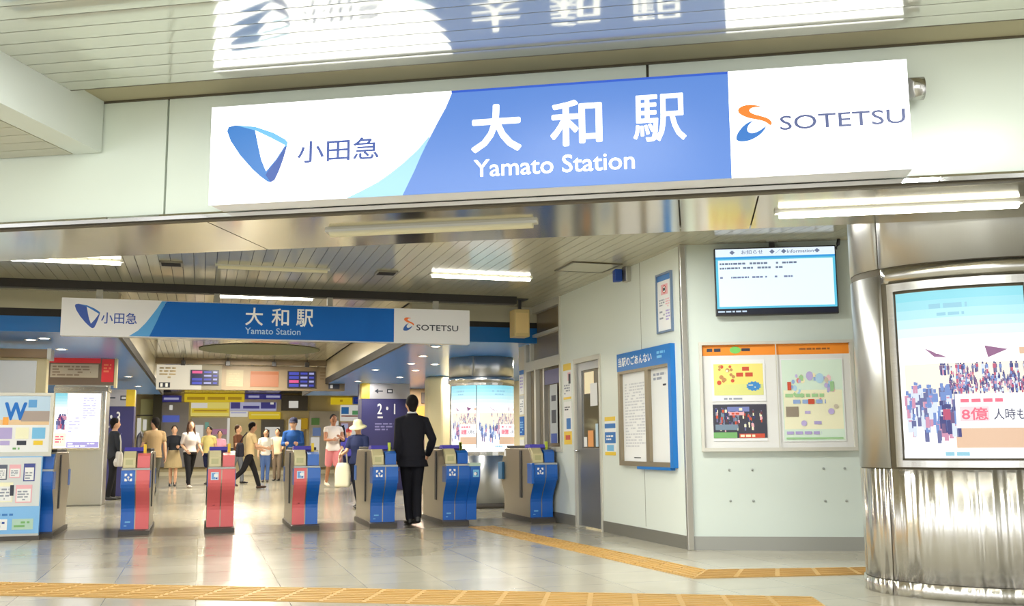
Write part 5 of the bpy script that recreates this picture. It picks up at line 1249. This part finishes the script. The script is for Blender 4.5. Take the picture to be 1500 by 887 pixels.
# daylight broken into invented bright and dark noise bands, for streaks in the steel
tc = nt.nodes.new('ShaderNodeTexCoord'); mp = nt.nodes.new('ShaderNodeMapping'); mp.inputs['Scale'].default_value = (5.0, 5.0, 0.5)
nz = nt.nodes.new('ShaderNodeTexNoise'); nz.inputs['Scale'].default_value = 1.6; nz.inputs['Detail'].default_value = 3
rp = nt.nodes.new('ShaderNodeValToRGB'); e = rp.color_ramp.elements
e[0].position = 0.40; e[0].color = (0.16, 0.15, 0.12, 1); e[1].position = 0.56; e[1].color = (1.0, 1.02, 1.05, 1)
nt.links.new(tc.outputs['Generated'], mp.inputs['Vector']); nt.links.new(mp.outputs[0], nz.inputs['Vector']); nt.links.new(nz.outputs['Fac'], rp.inputs['Fac']); nt.links.new(rp.outputs['Color'], bg.inputs['Color'])
bg.inputs['Strength'].default_value = 3.1
def area(name, loc, sx, sy, power, col=(1, 0.97, 0.9), rotz=0.0, rx=0.0):
    l = bpy.data.lights.new(name, 'AREA'); l.shape = 'RECTANGLE'; l.size = sx; l.size_y = sy; l.energy = power; l.color = col
    o = bpy.data.objects.new(name, l); COL.objects.link(o); o.location = loc; o.rotation_euler = (rx, 0, rotz)
    return o
for y in (-2.5, 0.5, 3.0):
    for x in (-2.0, 1.5): area('outer_fill_light', fp(x, y, 3.27), 1.2, 0.2, 64, (0.97, 1, 0.96), AF)  # unseen fill lights added above and behind the viewer
for x in (-3.0, -0.6, 1.8): area('outer_fill_light', fp(x, 4.1, 3.27), 1.2, 0.2, 42, (0.98, 1, 0.95), AF)  # more unseen fill, added close to the fascia to brighten it
for x, y in ((-1.5, 9.0), (1.4, 8.6), (3.4, 7.9), (-4, 9.5)): area('inner_fill_light', (x, y, 3.0), 1.2, 0.15, 80, (0.99, 1, 0.95))  # added fill hidden by the soffit, brightens the inner walls
for y in (15.5, 18, 23, 27, 31, 35): area('hall_fill_light', (0.85, y, 3.0), 1.4, 0.25, 175, (1, 0.93, 0.78))  # added fill along the middle bay, mostly hidden by the hanging sign
for y in (17, 21, 25, 28):
    for x in (-3.8, 5.2): area('hall_fill_light', (x, y, 2.48), 0.3, 0.3, 85, (1, 0.95, 0.85))  # added fill under the blue ceilings, without fixtures
area('hall_fill_light', (-4.5, 11.5, 3.0), 1.2, 0.2, 95, (1, 0.97, 0.9))  # one more added fill, at the far side of the gates
def spot(loc, aim, power, size=70):
    l = bpy.data.lights.new('downlight_lamp', 'SPOT'); l.energy = power; l.spot_size = R(size); l.spot_blend = .5; l.shadow_soft_size = .05; l.color = (1, .97, .9)
    o = bpy.data.objects.new('downlight_lamp', l); COL.objects.link(o); o.location = loc
    o.rotation_euler = (Vector(aim) - Vector(loc)).to_track_quat('-Z', 'Y').to_euler()
spot((4.3, 15.75, 2.46), (4.5, 16.3, 1.6), 60); spot((3.7, 23.2, 2.46), (3.9, 24.0, 2.0), 40)
